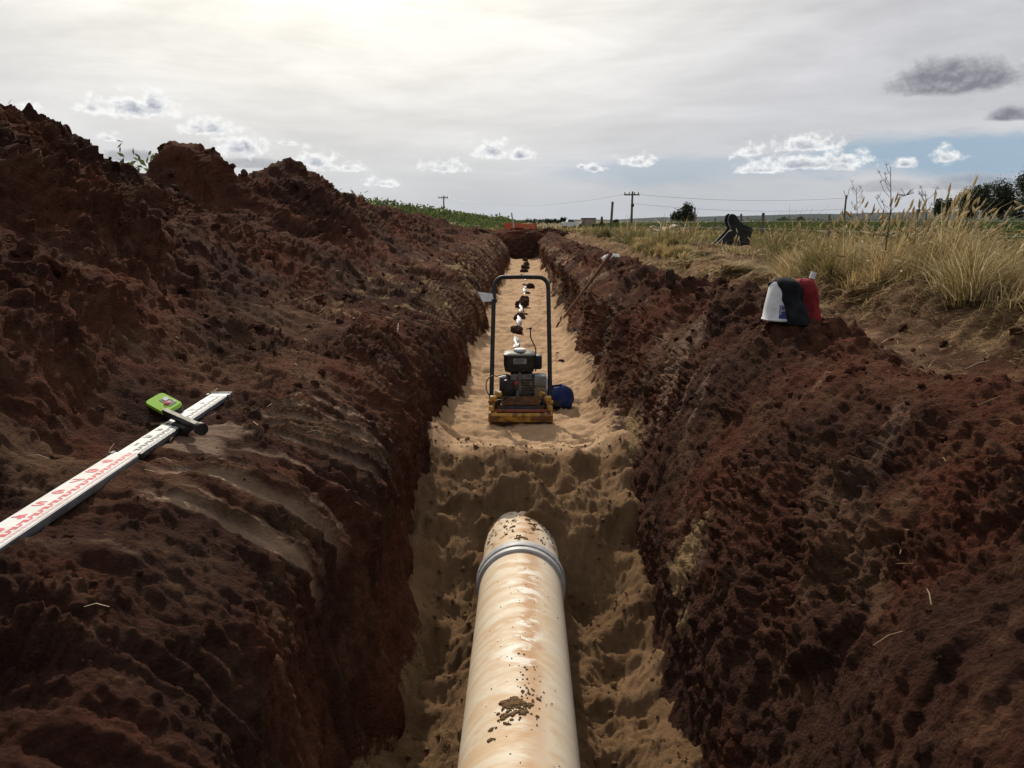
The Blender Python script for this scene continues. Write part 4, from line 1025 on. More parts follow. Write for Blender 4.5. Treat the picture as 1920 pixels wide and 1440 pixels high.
    arm = MB().box((mid.x, mid.y, mz), (dv.length + .02, .020, .026), (0, pit, an), .003).build('clamp_arm', M_PLASTIC, r, 30)
    MB().box((mid.x, mid.y, mz + .0135), (dv.length + .018, .015, .0025), (0, pit, an), .0006).build('arm_scale', worn('pale_metal', (0.5, 0.48, 0.42), (0.32, 0.3, 0.26), 0.5, scale=30), arm)
    MB().box((la.x + dv.x * .5, la.y + dv.y * .5, la.z + dv.z * .5 - .028), (.11, .05, .028), (0, pit, an), .005).build('clamp_jaw', M_PLASTIC, arm, 30)
    k_ = MB().tube([lb + Vector((0, 0, -.005)) - dv.normalized() * .004, lb + dv.normalized() * .020 + Vector((0, 0, -.005))], .022, 18)
    k_.build('clamp_knob', M_PLASTIC, arm, 30)
    return A_, B_, ZF
SA, SBB, SZF = staff()

# press the bank surface down under the staff and the receiver, so they lie on the soil
co_ = np.empty(len(LB.data.vertices) * 3, np.float32); LB.data.vertices.foreach_get('co', co_); co_ = co_.reshape(-1, 3)
def press(x0, y0, x1, y1, half, top, soft=.10):
    d_ = np.array([x1 - x0, y1 - y0]); Ld = np.linalg.norm(d_); d_ /= Ld
    rel = co_[:, :2] - np.array([x0, y0]); al = rel @ d_; ac = np.abs(rel[:, 0] * d_[1] - rel[:, 1] * d_[0])
    over = np.maximum(ac - half, 0) + np.maximum(-al, 0) + np.maximum(al - Ld, 0)
    lim = top + over * .9 + (over > 0) * 0
    msk = (over < soft) & (co_[:, 2] > lim)
    co_[msk, 2] = lim[msk]
press(SA[0], SA[1] - .3, SBB[0], SBB[1] + .03, .052, SZF - .017)
press(-1.47, 3.23, -1.37, 3.17, .06, -.225)
kb = atz(376, 806, -.16); press(kb[0] - .03, kb[1], kb[0] + .03, kb[1], .04, -.19)
LB.data.vertices.foreach_set('co', co_.ravel()); LB.data.update()
LP = co_.reshape(LP.shape)

# ------------------------------------------------------------------ pail, black jacket and red bag on the right bank
def kit():
    q = on_bank(RP, 1462, 601); Y0 = q[1] + .05; cx = q[0] * Y0 / q[1]
    near_ = RP.reshape(-1, 3); near_ = near_[(np.hypot(near_[:, 0] - cx - .05, near_[:, 1] - Y0) < .11)]
    z0 = float(np.median(near_[:, 2]))
    M_PAIL = worn('white_pail', (0.72, 0.74, 0.76), (0.62, 0.64, 0.67), 0.4, scale=5, dirt=(0.3, 0.2, 0.13), dirt_amt=0.3)
    t = thing('pail', (cx, Y0, z0), 'white tapered plastic pail with a blue label upside down under the black jacket', 'pail')
    MB().lathe([(.103, 0), (.105, .006), (.100, .012), (.094, .06), (.072, .185), (.066, .195), (.02, .197)], seg=48).build('pail_body', M_PAIL, t, 40)
    # label wraps part of the side
    def wrap(a0, a1, z0_, z1_, off, mat, name, par):
        V, Q = [], []; n = 20
        for k in range(n + 1):
            a = rad(a0 + (a1 - a0) * k / n)
            for z in (z0_, z1_):
                r_ = np.interp(z, [.012, .06, .185], [.100, .094, .072]) + off
                V.append((r_ * math.cos(a), r_ * math.sin(a), z))
        for k in range(n): Q.append((2 * k, 2 * k + 2, 2 * k + 3, 2 * k + 1))
        return link(name, mesh_np(name, V, Q, mats=[mat]), par)
    M_LB = flat('blue_label', (0.035, 0.035, 0.20), 0.5, var=.15)
    lb = wrap(244, 330, .016, .082, .0016, M_LB, 'pail_label', t)
    wrap(247, 268, .052, .084, .0026, flat('label_patch', (0.33, 0.34, 0.42), 0.5), 'label_patch', lb)
    wrap(250, 263, .058, .078, .0034, flat('label_square', (0.08, 0.08, 0.16), 0.5), 'label_square', lb)
    wrap(245, 250, .034, .052, .0026, flat('label_patch_b', (0.30, 0.31, 0.42), 0.5), 'label_patch', lb)
    wrap(275, 312, .022, .026, .0026, flat('label_line', (0.35, 0.36, 0.48), 0.5), 'label_line', lb)
    # cloth hung over a rounded form: outline of x half-widths by height, folds in depth
    def drape(name, x0, x1, xt0, xt1, H, dep, mat, seed, topz, lean=0.0, fold=.012):
        n, mm = 40, 26; V = []; Q = []
        for i in range(mm + 1):
            v = i / mm
            for j in range(n):
                a = 2 * math.pi * j / n
                tp_ = v ** 1.0
                xa = x0 + (xt0 - x0) * (tp_ ** 1.3); xb = x1 + (xt1 - x1) * (tp_ ** 2.2)
                cxx, hw = (xa + xb) / 2, (xb - xa) / 2
                se = lambda c_: math.copysign(abs(c_) ** .7, c_)
                rnd = math.sqrt(max(0.0, 1 - max(0, (v - .86) / .14) ** 2)) if v > .86 else 1.0
                px_ = cxx + hw * se(math.cos(a)) * (.35 + .65 * rnd)
                py_ = dep * (1 - .35 * v) * se(math.sin(a)) * (.25 + .75 * rnd)
                f = fold * (1 - .6 * v) * float(fbm(np.array([px_ * 26.]), np.array([a * .8]), np.array([v * 1.3]), 3, seed)[0])
                z = H * v + topz * (px_ - x0) * v
                V.append((px_ + f * math.cos(a), py_ + 1.6 * f * math.sin(a), z))
        for i in range(mm):
            for j in range(n): Q.append((i * n + j, i * n + (j + 1) % n, (i + 1) * n + (j + 1) % n, (i + 1) * n + j))
        V.append((0, 0, 0)); top = [(mm) * n + j for j in range(n)]
        V[-1] = tuple(np.mean([V[k] for k in top], 0)); T = [(top[j], top[(j + 1) % n], len(V) - 1) for j in range(n)]
        return mesh_np(name, V, Q, T, mats=[mat])
    s = Y0 / F * 1.0                              # metres per photograph pixel there
    M_CLOTH = worn('black_cloth', (0.012, 0.013, 0.015), (0.020, 0.021, 0.023), 0.95, scale=18, spec=.15)
    o = link('jacket', drape('jacket', .012, .100, -.052, .062, .225, .118, M_CLOTH, 31, -.09, fold=.028))
    o.location = (cx, Y0 - .004, z0 - .01)
    tag(o, 'black jacket draped over the white pail', 'jacket')
    rg = []
    for k_, (xx, zz, hw) in enumerate(((-.070, .200, .030), (-.030, .222, .060), (.020, .222, .075), (.055, .195, .080), (.080, .150, .078))):
        rg.append([(xx - .012 * math.sin(k_ * 2.1 + j_), hw * math.cos(math.pi * (j_ / 5)) , zz - .030 * (abs(j_ - 2.5) / 2.5) ** 2 + .008 * math.sin(j_ * 2.7 + k_)) for j_ in range(6)] + [(xx, hw * .9 * math.cos(math.pi * (1 - j_ / 5)), zz - .014 - .030 * (abs(j_ - 2.5) / 2.5) ** 2) for j_ in range(6)])
    fl_ = MB().loft(rg).build('hood', M_CLOTH, o, 70)
    M_REDC = worn('red_cloth', (0.20, 0.018, 0.022), (0.30, 0.028, 0.030), 0.85, scale=12, dirt=(0.12, 0.02, 0.02), dirt_amt=.4, spec=.2)
    r = thing('red_bag', (cx + .118, Y0 + .03, z0 - .02), 'red cloth bag with a white cap standing beside the black jacket', 'bag')
    link('bag_body', drape('bag_body', -.052, .066, -.058, .032, .228, .085, M_REDC, 37, .04, fold=.026), r)
    MB().loft([[(.030, -.05, .05), (.068, -.06, .04), (.068, -.02, .04), (.030, -.01, .05)], [(.052, -.07, -.01), (.085, -.085, -.015), (.090, -.03, -.015), (.055, -.02, -.01)], [(.058, -.095, -.035), (.098, -.11, -.03), (.105, -.04, -.03), (.06, -.03, -.035)]]).build('bag_hem', M_REDC, r, 60)
    MB().tube([(.028, -.005, .228), (.038, -.005, .262)], .0145, 16).build('cap', M_WHITE, r, 40)
    MB().tube([(.022, -.005, .205), (.029, -.005, .232)], .011, 12).build('neck', M_REDPLASTIC, r, 40)
kit()

# ------------------------------------------------------------------ excavator bucket in the grass
def bucket():
    Y0 = 18.2; s = Y0 / F
    def P2(zx, zy):                               # outline measured on the photograph, in metres from the toe
        return ((zx - 350) / 12.8 * s * 1.08, (1130 - zy) / 12.8 * s * 1.04)
    side = [P2(*p_) for p_ in ((430, 1110), (560, 1040), (680, 930), (790, 810), (870, 710), (920, 640), (870, 560), (850, 470), (865, 380), (905, 335), (950, 318), (1010, 335), (1050, 380), (1085, 440), (1120, 490), (1190, 555), (1270, 585), (1345, 605), (1385, 650), (1390, 700), (1370, 800), (1350, 900), (1335, 1010), (1300, 1090), (1180, 1130), (900, 1140), (600, 1140))]
    q = aty(1300 + 262 / 12.8, 380 + 1120 / 12.8, Y0)
    t = thing('excavator_bucket', (q[0], Y0, q[2] - .02), 'black excavator bucket resting on its back in the dry grass', 'excavator bucket')
    M = worn('bucket_steel', (0.014, 0.015, 0.017), (0.026, 0.026, 0.028), 0.7, scale=5, dirt=(0.05, 0.036, 0.026), dirt_amt=.2, spec=.2)
    M_EDGE = worn('worn_bright_steel', (0.24, 0.24, 0.235), (0.10, 0.10, 0.095), 0.5, metallic=.4, scale=8)
    W_ = .62; off = Vector((.065, .60, 0.01))
    ax, ay = (1, 0, 0), (0, .10, 1)
    for k in (0, 1):
        MB().prism(side, off * k, ax, ay, (0, 1, 0), .028).build('side_plate', M, t, 20)
    # curved shell between the side plates (back and floor)
    back = side[11:27]
    A3 = [Vector((p_[0], p_[1] * .10 + .028, p_[1])) for p_ in back]; B3 = [v + off - Vector((0, .028, 0)) for v in A3]
    inner = [v + Vector((-.02, 0, -.015)) for v in A3]
    o_ = MB().strip(A3, B3).build('shell', M, t, 40)
    so = o_.modifiers.new('thickness', 'SOLIDIFY'); so.thickness = .02
    # cutting edges on the side plates and lip with teeth
    for k in (0, 1):
        e = [Vector((p_[0], p_[1] * .10 - .006, p_[1])) + off * k for p_ in side[:11]]
        MB().tube(e, .011, 8).build('cutting_edge', M_EDGE, t, 60)
    a_, b_ = Vector((side[0][0], 0, side[0][1])), Vector((side[0][0], 0, side[0][1])) + off
    m_ = (a_ + b_) / 2; dv = b_ - a_
    MB().box(m_, (.10, dv.length, .03), (0, rad(30), math.atan2(dv.y, dv.x) - math.pi / 2)).build('lip', M, t, 30)
    for k in range(5):
        p_ = a_ + dv * (k + .0) / 4
        MB().box(p_ + Vector((-.07, 0, -.02)), (.15, .06, .045), (0, rad(-32), 0), .006, taper=.7).build('tooth', M_RUST, t, 30)
    for k in (0.25, .65):
        p_ = Vector((P2(960, 400)[0], .0, P2(960, 400)[1])) + off * k
        MB().tube([p_ + Vector((0, -.015, 0)), p_ + Vector((0, .05, 0))], .045, 20).build('hinge_ear', M, t, 30)
bucket()

# ------------------------------------------------------------------ far things
def gz(x, y): return float(field_z(x, y))
def post(x, y, h, r, label, lean=0.0, name='fence_post', cat='fence post', group=None, mat=TIMBER, sub=0.1):
    o = MB().tube([(0, 0, -sub), (lean * .5, 0, h * .5), (lean, 0, h - .01), (lean, 0, h)], [r * 1.05, r, r * .95, r * .8], 10).build(name, mat, None, 40)
    o.location = (x, y, gz(x, y)); return tag(o, label, cat, group)
FX = 10.5
fl = [(1720, 392, .05, 'rightmost fence post, in the tall seeding grass'), (1555, 403, .05, 'short fence post in front of the vines, right of the two tall ones'), (1429, 399, .065, 'thick dark fence post standing right of the black bucket'),
      (1389, 401, .055, 'dark fence post rising directly behind the black bucket'), (1420, 424, .03, 'thin short stake just left of the thick fence post'), (1340, 409, .05, 'fence post seen left of the black bucket, above the dry grass'),
      (1302, 389, .05, 'tall thin fence post at the right edge of the round tree'), (1275, 414, .07, 'stubby fence post under the round tree'), (1246, 414, .07, 'stubby fence post left of the round tree, behind the scrap heap')]
fpts = []
for (px_, top, r, lab) in fl:
    v = ray(px_, 430); k = FX / v[0]; yy = v[1] * k
    zt = aty(px_, top, yy)[2]
    post(FX, yy, zt - gz(FX, yy), r, lab, lean=random.uniform(-.03, .03), group='posts of the vineyard fence'); fpts.append((yy, zt))
fpts.sort()
M_WIRE = flat('galvanised_wire', (0.20, 0.20, 0.20), 0.5, metallic=.5)
for k, dz in enumerate((.30, .62)):
    pts = [(FX - .06, 12, gz(0, 12) + dz)]
    for (yy, zt) in fpts: pts.append((FX - .06, yy, gz(FX, yy) + dz))
    pts.append((FX - .06, 95, gz(FX, 95) + dz))
    o = MB().tube(pts, .006, 5).build('fence_wire', M_WIRE, None, 60)
    tag(o, ('lower' if k == 0 else 'upper') + ' strand of wire strung between the vineyard fence posts', 'fence wire', 'fence wires')

def power_pole(px_, top, Y, lab, arm=True, broken=False):
    q = aty(px_, top, Y); g = gz(q[0], Y); h = q[2] - g
    t = thing('power_pole', (q[0], Y, g), lab, 'power pole')
    lean = .012 * h if arm else .03 * h
    MB().tube([(-lean, 0, -.3), (0, 0, h)], [.24, .15], 12).build('pole', TIMBER, t, 40)
    if arm:
        MB().box((-.1, 0, h - .55), (2.6, .18, .22)).build('crossarm', TIMBER, t)
        for x in (-1.2, -.45, .45, 1.1): MB().lathe([(.07, 0), (.11, .08), (.06, .16), (.10, .22), (.05, .34)], (x - .1, 0, h - .44), seg=10).build('insulator', M_BLACK, t, 40)
        MB().box((.05, .0, h * .62), (.5, .4, .5), bevel=.03).build('bracket', M_BLACK, t)
    else:
        MB().box((.3, 0, h * .42), (1.3, .14, .12)).build('crossarm', TIMBER, t)
        MB().tube([(-.0, 0, h * .9), (-.6, 0, h * 1.15)], .05, 6).tube([(.1, 0, h * .85), (.5, 0, h * 1.2)], .05, 6).build('stay', TIMBER, t)
    return np.array([q[0], Y, q[2]])
pA = power_pole(1186, 359, 150, 'power pole with crossarm left of the round tree, carrying the wires')
pB = power_pole(832, 367, 230, 'small far power pole above the green crop on the left')
pC = power_pole(1587, 366, 170, 'weathered power pole with short side arm behind the tall seeding grass', arm=False)
def wire(a, b, sag, lab):
    pts = [a + (b - a) * s_ - np.array([0, 0, sag * 4 * s_ * (1 - s_)]) for s_ in np.linspace(0, 1, 20)]
    tag(MB().tube(pts, .022, 5).build('power_line', M_WIRE, None, 60), lab, 'power line', 'overhead wires')
wire(pA + np.array([0, 0, -.4]), pC + np.array([0, 0, -.5]), .8, 'upper overhead wire between the crossarm pole and the weathered pole')
wire(pA + np.array([0, 0, -2.0]), pC + np.array([0, 0, -2.6]), .8, 'lower overhead wire between the crossarm pole and the weathered pole')
wire(pA + np.array([-1, 0, -.4]), pB + np.array([1, 0, -.5]), 2.0, 'overhead wire running left from the crossarm pole to the far pole')
q = aty(1146, 378, 72); post(q[0], 72, q[2] - gz(0, 72), .10, 'bare timber pole without crossarm beside the survey tripod', lean=.12, name='timber_pole', cat='pole')

# survey tripod
q = aty(1128, 430, 62); g = gz(q[0], 62)
t = thing('survey_tripod', (q[0], 62, g), 'survey tripod with instrument standing in the dry grass by the timber pole', 'tripod')
H_ = aty(1128, 416, 62)[2] - g
for k, (dx, dy) in enumerate(((-.30, .1), (.34, .1), (.02, -.32))): MB().tube([(dx, dy, 0), (dx * .12, dy * .12, H_)], [.032, .045], 8).build('leg', M_BLACK, t)
MB().lathe([(.10, H_), (.12, H_ + .03), (.10, H_ + .06)], seg=12).build('tripod_head', M_BLACK, t)
MB().box((0, 0, H_ + .20), (.17, .15, .26), bevel=.03).tube([(-.0, -.12, H_ + .22), (0, .12, H_ + .22)], .05, 10).box((0, 0, H_ + .36), (.10, .08, .06), bevel=.015).build('instrument', worn('instrument', (0.05, 0.05, 0.05), (0.10, 0.11, 0.10), 0.5), t, 40)

# white ute and site truck on the track beyond
def ute():
    Y = 104; q = aty(1069, 426, Y); g = gz(q[0], Y)
    t = thing('parked_ute', (q[0], Y, g), 'white utility vehicle parked on the grass track far beyond the trench', 'ute', rz=rad(12))
    Mw = flat('white_car_paint', (0.75, 0.75, 0.74), 0.3, var=.04); Mg = flat('dark_glass', (0.02, 0.025, 0.03), 0.1, spec=.6)
    MB().prism([(-1.0, .35), (1.0, .35), (1.02, .62), (.9, .78), (.48, .82), (.28, 1.12), (-.35, 1.14), (-.45, .84), (-.98, .80)], (0, -.4, 0), (1, 0, 0), (0, 0, 1), (0, 1, 0), .8).build('body', Mw, t, 30)
    MB().prism([(.26, .84), (.43, .84), (.27, 1.06), (-.30, 1.07), (-.36, .84)], (0, -.41, 0), (1, 0, 0), (0, 0, 1), (0, 1, 0), .008).build('side_window', Mg, t)
    for x in (-.62, .62):
        for y_ in (-.38, .38): MB().lathe([(.06, -.05), (.17, -.05), (.18, 0), (.17, .05), (.06, .05)], (x, y_, .18), 'Y', 18).build('wheel', M_BLACK, t, 40)
    MB().box((-1.01, 0, .55), (.03, .5, .12)).build('tailgate', flat('grille', (0.1, 0.1, 0.1), .4), t)
ute()
def truck():
    Y = 140; q = aty(1103, 425, Y); g = gz(q[0], Y)
    t = thing('box_truck', (q[0], Y, g), 'tan box truck with dark roof parked beyond the grass at the trench end', 'truck')
    Mb = worn('tan_panel', (0.34, 0.26, 0.20), (0.24, 0.19, 0.15), 0.7, scale=2)
    zt = aty(1103, 411, Y)[2] - g; zb = .35
    MB().box((0, 0, (zt + zb) / 2), (2.25, 1.9, zt - zb), bevel=.03).build('cargo_box', Mb, t)
    MB().box((0, 0, zt + .10), (2.4, 2.0, .2), bevel=.06).build('roof', M_BLACK, t)
    MB().box((-.85, -.95, zt * .55), (.5, .06, zt * .5)).build('door', worn('door_panel', (0.2, 0.16, 0.13), (0.15, 0.12, 0.1), .7), t)
    MB().box((-1.5, 0, .55), (.8, 1.6, .7), bevel=.12).build('cab', M_WHITE, t)
    for x in (-1.4, .7):
        for y_ in (-.85, .85): MB().lathe([(.1, -.1), (.30, -.1), (.32, 0), (.30, .1), (.1, .1)], (x, y_, .32), 'Y', 16).build('wheel', M_BLACK, t)
truck()

# orange barrier mesh, leaning marker pole and riser pipes where the trench ends
def barrier():
    Y = 36.3
    a = aty(945, 431, Y); b = aty(1006, 429, Y); top = aty(975, 418, Y)[2]
    t = thing('barrier_mesh', (a[0], Y, .12), 'orange safety mesh strung across the far end of the trench', 'safety barrier')
    W_ = b[0] - a[0]; H0 = top - .12
    M_OR = flat('orange_mesh', (0.62, 0.11, 0.05), 0.6, var=.2)
    nb = MB()
    nx, nz = 74, 15
    def pt(i, j):
        u_, v_ = i / nx, j / nz
        sg = -.10 * math.sin(math.pi * min(1, max(0, (u_ - .3) / .7))) * v_
        return Vector((u_ * W_, .10 * math.sin(u_ * 7), v_ * H0 * (1 + sg) - .03))
    for i in range(nx + 1): nb.strip([pt(i, 0), pt(i, nz)], [pt(i, 0) + Vector((.012, 0, 0)), pt(i, nz) + Vector((.012, 0, 0))])
    for j in range(nz + 1):
        A_ = [pt(i, j) + Vector((0, .002, 0)) for i in range(nx + 1)]; nb.strip(A_, [p_ + Vector((0, 0, .014 if j < nz else .03)) for p_ in A_])
    o = nb.build('mesh', M_OR, t); so = o.modifiers.new('thickness', 'SOLIDIFY'); so.thickness = .004
    for x in (0.02, W_ * .62, W_ - .02): MB().tube([(x, .03, -.3), (x, .03, H0 + .06)], .016, 8).build('stake', M_OR if x < 1 else TIMBER, t)
    p0 = aty(966, 430, Y - .3); p1 = aty(959, 399, Y - .3)
    o = MB().tube([Vector((0, 0, -.25)), Vector(p1) - Vector(p0)], .030, 10).build('marker_pole', flat('pale_pole', (0.50, 0.48, 0.44), .6), None, 40)
    o.location = p0; tag(o, 'pale leaning pole standing in front of the orange mesh', 'pole')
    for k, (px_, tp_, bt, lab) in enumerate(((1018, 424, 432, 'short white riser pipe left of the pair beside the orange mesh'), (1024, 421, 433, 'tall white riser pipe right of the orange mesh'))):
        p0 = aty(px_, bt, 35.4); p1 = aty(px_, tp_, 35.4)
        o = MB().tube([(0, 0, -.2), (0, 0, p1[2] - p0[2])], .024, 10).build('riser_pipe', M_WHITE, None, 40); o.location = p0; tag(o, lab, 'pipe', 'riser pipes at the trench end')
barrier()

# scrap heap
def scrap():
    Y = 42; c = aty(1257, 441, Y); g = gz(c[0], Y)
    M_S = worn('rusted_sheet', (0.30, 0.22, 0.16), (0.20, 0.13, 0.09), .7, scale=3); M_D = worn('dark_board', (0.05, 0.04, 0.035), (0.09, 0.07, 0.055), .9, scale=4)
    for k, (dx, z_, l, w_, rz_, ry, mt, lab) in enumerate([(-.15, .18, 1.1, .8, .3, -.25, M_S, 'bent tan metal sheet on top of the scrap heap, left'), (.50, .16, .8, .7, -.4, .30, M_S, 'bent tan metal sheet at the right of the scrap heap'),
                                              (-.55, .05, .5, .6, .2, .1, M_D, 'dark board under the scrap sheets'), (-.95, .15, .55, .08, .1, -.9, M_S, 'pale plank propped at the left of the scrap heap'), (.15, .06, 1.3, .9, 0, .03, M_D, 'wide dark board at the bottom of the scrap heap')]):
        n = 14; A_, B_ = [], []
        for i in range(n + 1):
            x_ = (i / n - .5) * l; zz = .06 * math.sin(i * 1.1 + k) + .03 * math.sin(i * 2.3)
            A_.append((x_, -w_ / 2, zz)); B_.append((x_, w_ / 2, zz + .05))
        o = MB().strip(A_, B_).build('scrap_sheet' if mt is M_S else 'scrap_board', mt, None, 50); so = o.modifiers.new('thickness', 'SOLIDIFY'); so.thickness = .03
        o.location = (c[0] + dx, Y + k * .05, g + z_ + .05); o.rotation_euler = (0, ry, rz_); tag(o, lab, 'scrap', 'scrap heap in the grass')
    c = aty(1293, 440, 43); g = gz(c[0], 43)
    for k in range(7):
        o = MB().tube([(-.55 + .05 * k, 0, .02), (.45 - .08 * k, .1, .30 + .05 * (k % 3))], .028, 7).build('scrap_stick', TIMBER, None, 40)
        o.location = (c[0] + .07 * k - .2, 43 + .1 * k, g); o.rotation_euler = (0, 0, .5 * k); tag(o, 'loose weathered stick in the tangle right of the scrap heap', 'stick', 'tangle of sticks')
scrap()

# ------------------------------------------------------------------ plants
def quads_from(C, U, Vv):
    """kite-shaped leaves: centre C, half-length U, half-width V (N,3)"""
    N = len(C)
    P = np.stack([C - U, C - U * .1 + Vv, C + U, C - U * .1 - Vv], 1).reshape(-1, 3)
    Q = np.arange(N * 4).reshape(N, 4)
    return P, Q
def unit(a): return a / (np.linalg.norm(a, axis=1, keepdims=True) + 1e-9)
def leaf_cloud(C, size, up=0.3, aspect=.45, droop=0.0):
    N = len(C)
    U = unit(rng.normal(size=(N, 3)) + np.array([0, 0, up])); R = unit(rng.normal(size=(N, 3)))
    Vv = unit(np.cross(U, R))
    return quads_from(C, U * size[:, None], Vv * (size * aspect)[:, None])

def tree(name, loc, h, lobes, leaf, n, label, trunk_r, group=None, seed=0, trunk_h=None, tint=(.1, .9)):
    """lobes: (x, z, rx, rz) of the crown in metres from the foot"""
    r_ = np.random.default_rng(seed)
    t = thing(name, loc, label, 'tree', group)
    b = MB(); th = trunk_h or h * .4
    b.tube([(0, 0, -.3), (.03 * h, 0, th * .5), (.0, 0, th)], [trunk_r * 1.25, trunk_r, trunk_r * .75], 10)
    for (x, z, rx, rz_) in lobes:
        b.tube([(0, 0, th * .8), (x * .5, r_.uniform(-.1, .1) * rx, (th + z) / 2), (x, r_.uniform(-.3, .3) * rx, z + rz_ * .3)], [trunk_r * .6, trunk_r * .4, trunk_r * .12], 7)
    b.build('trunk', BARK, t, 50)
    Cs, T = [], []
    tot = sum(l[2] * l[3] for l in lobes)
    for (x, z, rx, rz_) in lobes:
        nn = int(n * rx * rz_ / tot); k = max(40, int(nn / 90))
        d = r_.normal(size=(k, 3)); d /= np.linalg.norm(d, axis=1, keepdims=True); d *= r_.uniform(.45, 1.0, (k, 1))
        cc = np.stack([x + d[:, 0] * rx, d[:, 1] * rx, z + d[:, 2] * rz_], 1)
        w = r_.integers(0, k, nn); cs = r_.uniform(.12, .30, k)[w][:, None] * min(rx, rz_)
        p_ = cc[w] + r_.normal(size=(nn, 3)) * cs
        Cs.append(p_); T.append(np.clip(r_.uniform(0, 1, k)[w] * .6 + r_.uniform(0, .4, nn), 0, 1))
    C = np.concatenate(Cs); T = tint[0] + (tint[1] - tint[0]) * np.concatenate(T)
    V, Q = leaf_cloud(C, r_.uniform(.6, 1.3, len(C)) * leaf, .1, .55)
    link('crown', mesh_np('crown', V, Q, attrs={'tint': np.repeat(T, 4)}, mats=[TREELEAF]), t)
    return t
def tree_at(name, px_, base, top, Y, lobes_px, leaf_px, n, label, tr_px=3, **kw):
    s = Y / F; q = aty(px_, base, Y); g = gz(q[0], Y)
    zc = lambda yy: aty(px_, yy, Y)[2] - g
    lobes = [((x - px_) * s, zc(yy), rx * s, ry * s) for (x, yy, rx, ry) in lobes_px]
    return tree(name, (q[0], Y, g), zc(top), lobes, leaf_px * s, n, label, tr_px * s, **kw)
tree_at('round_tree', 1281, 420, 382, 120, [(1281, 403, 20, 10), (1287, 391, 11, 9), (1270, 406, 13, 8), (1292, 407, 11, 9)], 1.7, 3800, 'round bushy tree standing alone behind the fence, left of the bucket', seed=3, trunk_h=2.0)
tree_at('slender_tree', 1756, 425, 372, 130, [(1757, 383, 8, 11), (1755, 396, 9, 8)], 1.7, 1500, 'left one of the two slender trees beside the dark grove', seed=5, tr_px=1.5)
tree_at('slender_tree', 1773, 425, 374, 132, [(1774, 384, 8, 11), (1771, 397, 8, 7)], 1.7, 1400, 'right one of the two slender trees beside the dark grove', seed=6, tr_px=1.5)
tree_at('grove_tree', 1822, 425, 350, 125, [(1822, 377, 23, 22), (1812, 392, 18, 16), (1836, 360, 16, 14)], 1.7, 9000, 'broad dark tree forming the left half of the grove on the right', seed=7, tr_px=4)
tree_at('grove_tree', 1872, 425, 345, 128, [(1868, 370, 26, 24), (1886, 385, 22, 20), (1855, 392, 22, 16), (1880, 358, 16, 14)], 1.7, 10500, 'broad dark tree in the middle of the grove on the right', seed=8, tr_px=4)
tree_at('tall_tree', 1925, 425, 320, 118, [(1922, 345, 22, 26), (1935, 375, 26, 30), (1905, 398, 14, 12)], 1.8, 9000, 'tallest dark tree cut by the right edge of the photo', seed=9, tr_px=4)
for k, (x, top, w, lab) in enumerate([(1000, 411, 26, 'far dark tree clump above the orange mesh'), (1027, 412, 18, 'far low tree clump right of the orange mesh'), (1056, 409, 8, 'small far tree above the white ute'), (1155, 413, 5, 'tiny far bush between the timber pole and the power pole'),
                              (1468, 408, 12, 'small far bush on the vineyard right of the bucket'), (1500, 409, 9, 'second small far bush farther right of the bucket'), (1040, 413, 14, 'far low bushes between the mesh and the ute')]):
    tree_at('far_tree', x, 420, top, 300, [(x, (top + 417) / 2, w, (417 - top) / 2 + 1.2)], 1.4, 700, lab, seed=20 + k, tr_px=.8, group='small trees on the horizon')

# --- crop on the left behind the spoil heap
def crop():
    rows = []
    for i, x in enumerate(np.arange(-5.6, -16, -1.1)):
        yv = []; yy = 8.0
        while yy < 520:
            yv.append(yy); yy += (.05 + .0042 * yy) * (1 + .25 * i) * (1 if yy < 130 else 2.2)
        yv = np.array(yv); n = len(yv)
        zt = 1.30 - .0012 * np.clip(yv - 40, 0, 300) + .06 * fbm(yv * .6, yv * 0 + x, 0, 3, 601) + rng.normal(0, .05, n)
        for k in range(9):
            sc = (.045 + .0016 * yv)
            f = k / 8
            C = np.stack([x + rng.normal(0, .16, n), yv + rng.normal(0, .05, n), zt - f * .55 + rng.normal(0, .05, n)], 1)
            rows.append(np.concatenate([C, (sc * rng.uniform(.7, 1.3, n))[:, None], rng.uniform(0, 1, n)[:, None]], 1))
    for x in (-4.6, -3.6, -2.6, -1.6):
        yv = np.arange(48, 420, .55); n = len(yv)
        for k in range(7):
            C = np.stack([x + rng.normal(0, .2, n), yv + rng.normal(0, .2, n), field_z(x, yv) + 1.0 - k * .14 + rng.normal(0, .06, n)], 1)
            rows.append(np.concatenate([C, (.045 + .0013 * yv)[:, None] * rng.uniform(.7, 1.2, (n, 1)), rng.uniform(0, 1, (n, 1))], 1))
    # upright shoots that stick out of the canopy
    for k in range(46):
        yy = 9 + 34 * rng.uniform() ** 1.6; x = -5.6 - rng.uniform(0, 2)
        for j in range(7):
            rows.append(np.array([[x + rng.normal(0, .03), yy + rng.normal(0, .03), 1.28 + .045 * j * (1 + .5 * math.sin(k)), .05 + .001 * yy, rng.uniform(.2, .8)]]))
    R = np.concatenate(rows)
    V, Q = leaf_cloud(R[:, :3], R[:, 3], .5, .42)
    o = link('leafy_crop', mesh_np('leafy_crop', V, Q, attrs={'tint': np.repeat(R[:, 4], 4)}, mats=[CROP]))
    tag(o, 'green leafy crop growing behind the spoil heap on the left', 'crop', kind='stuff')
crop()
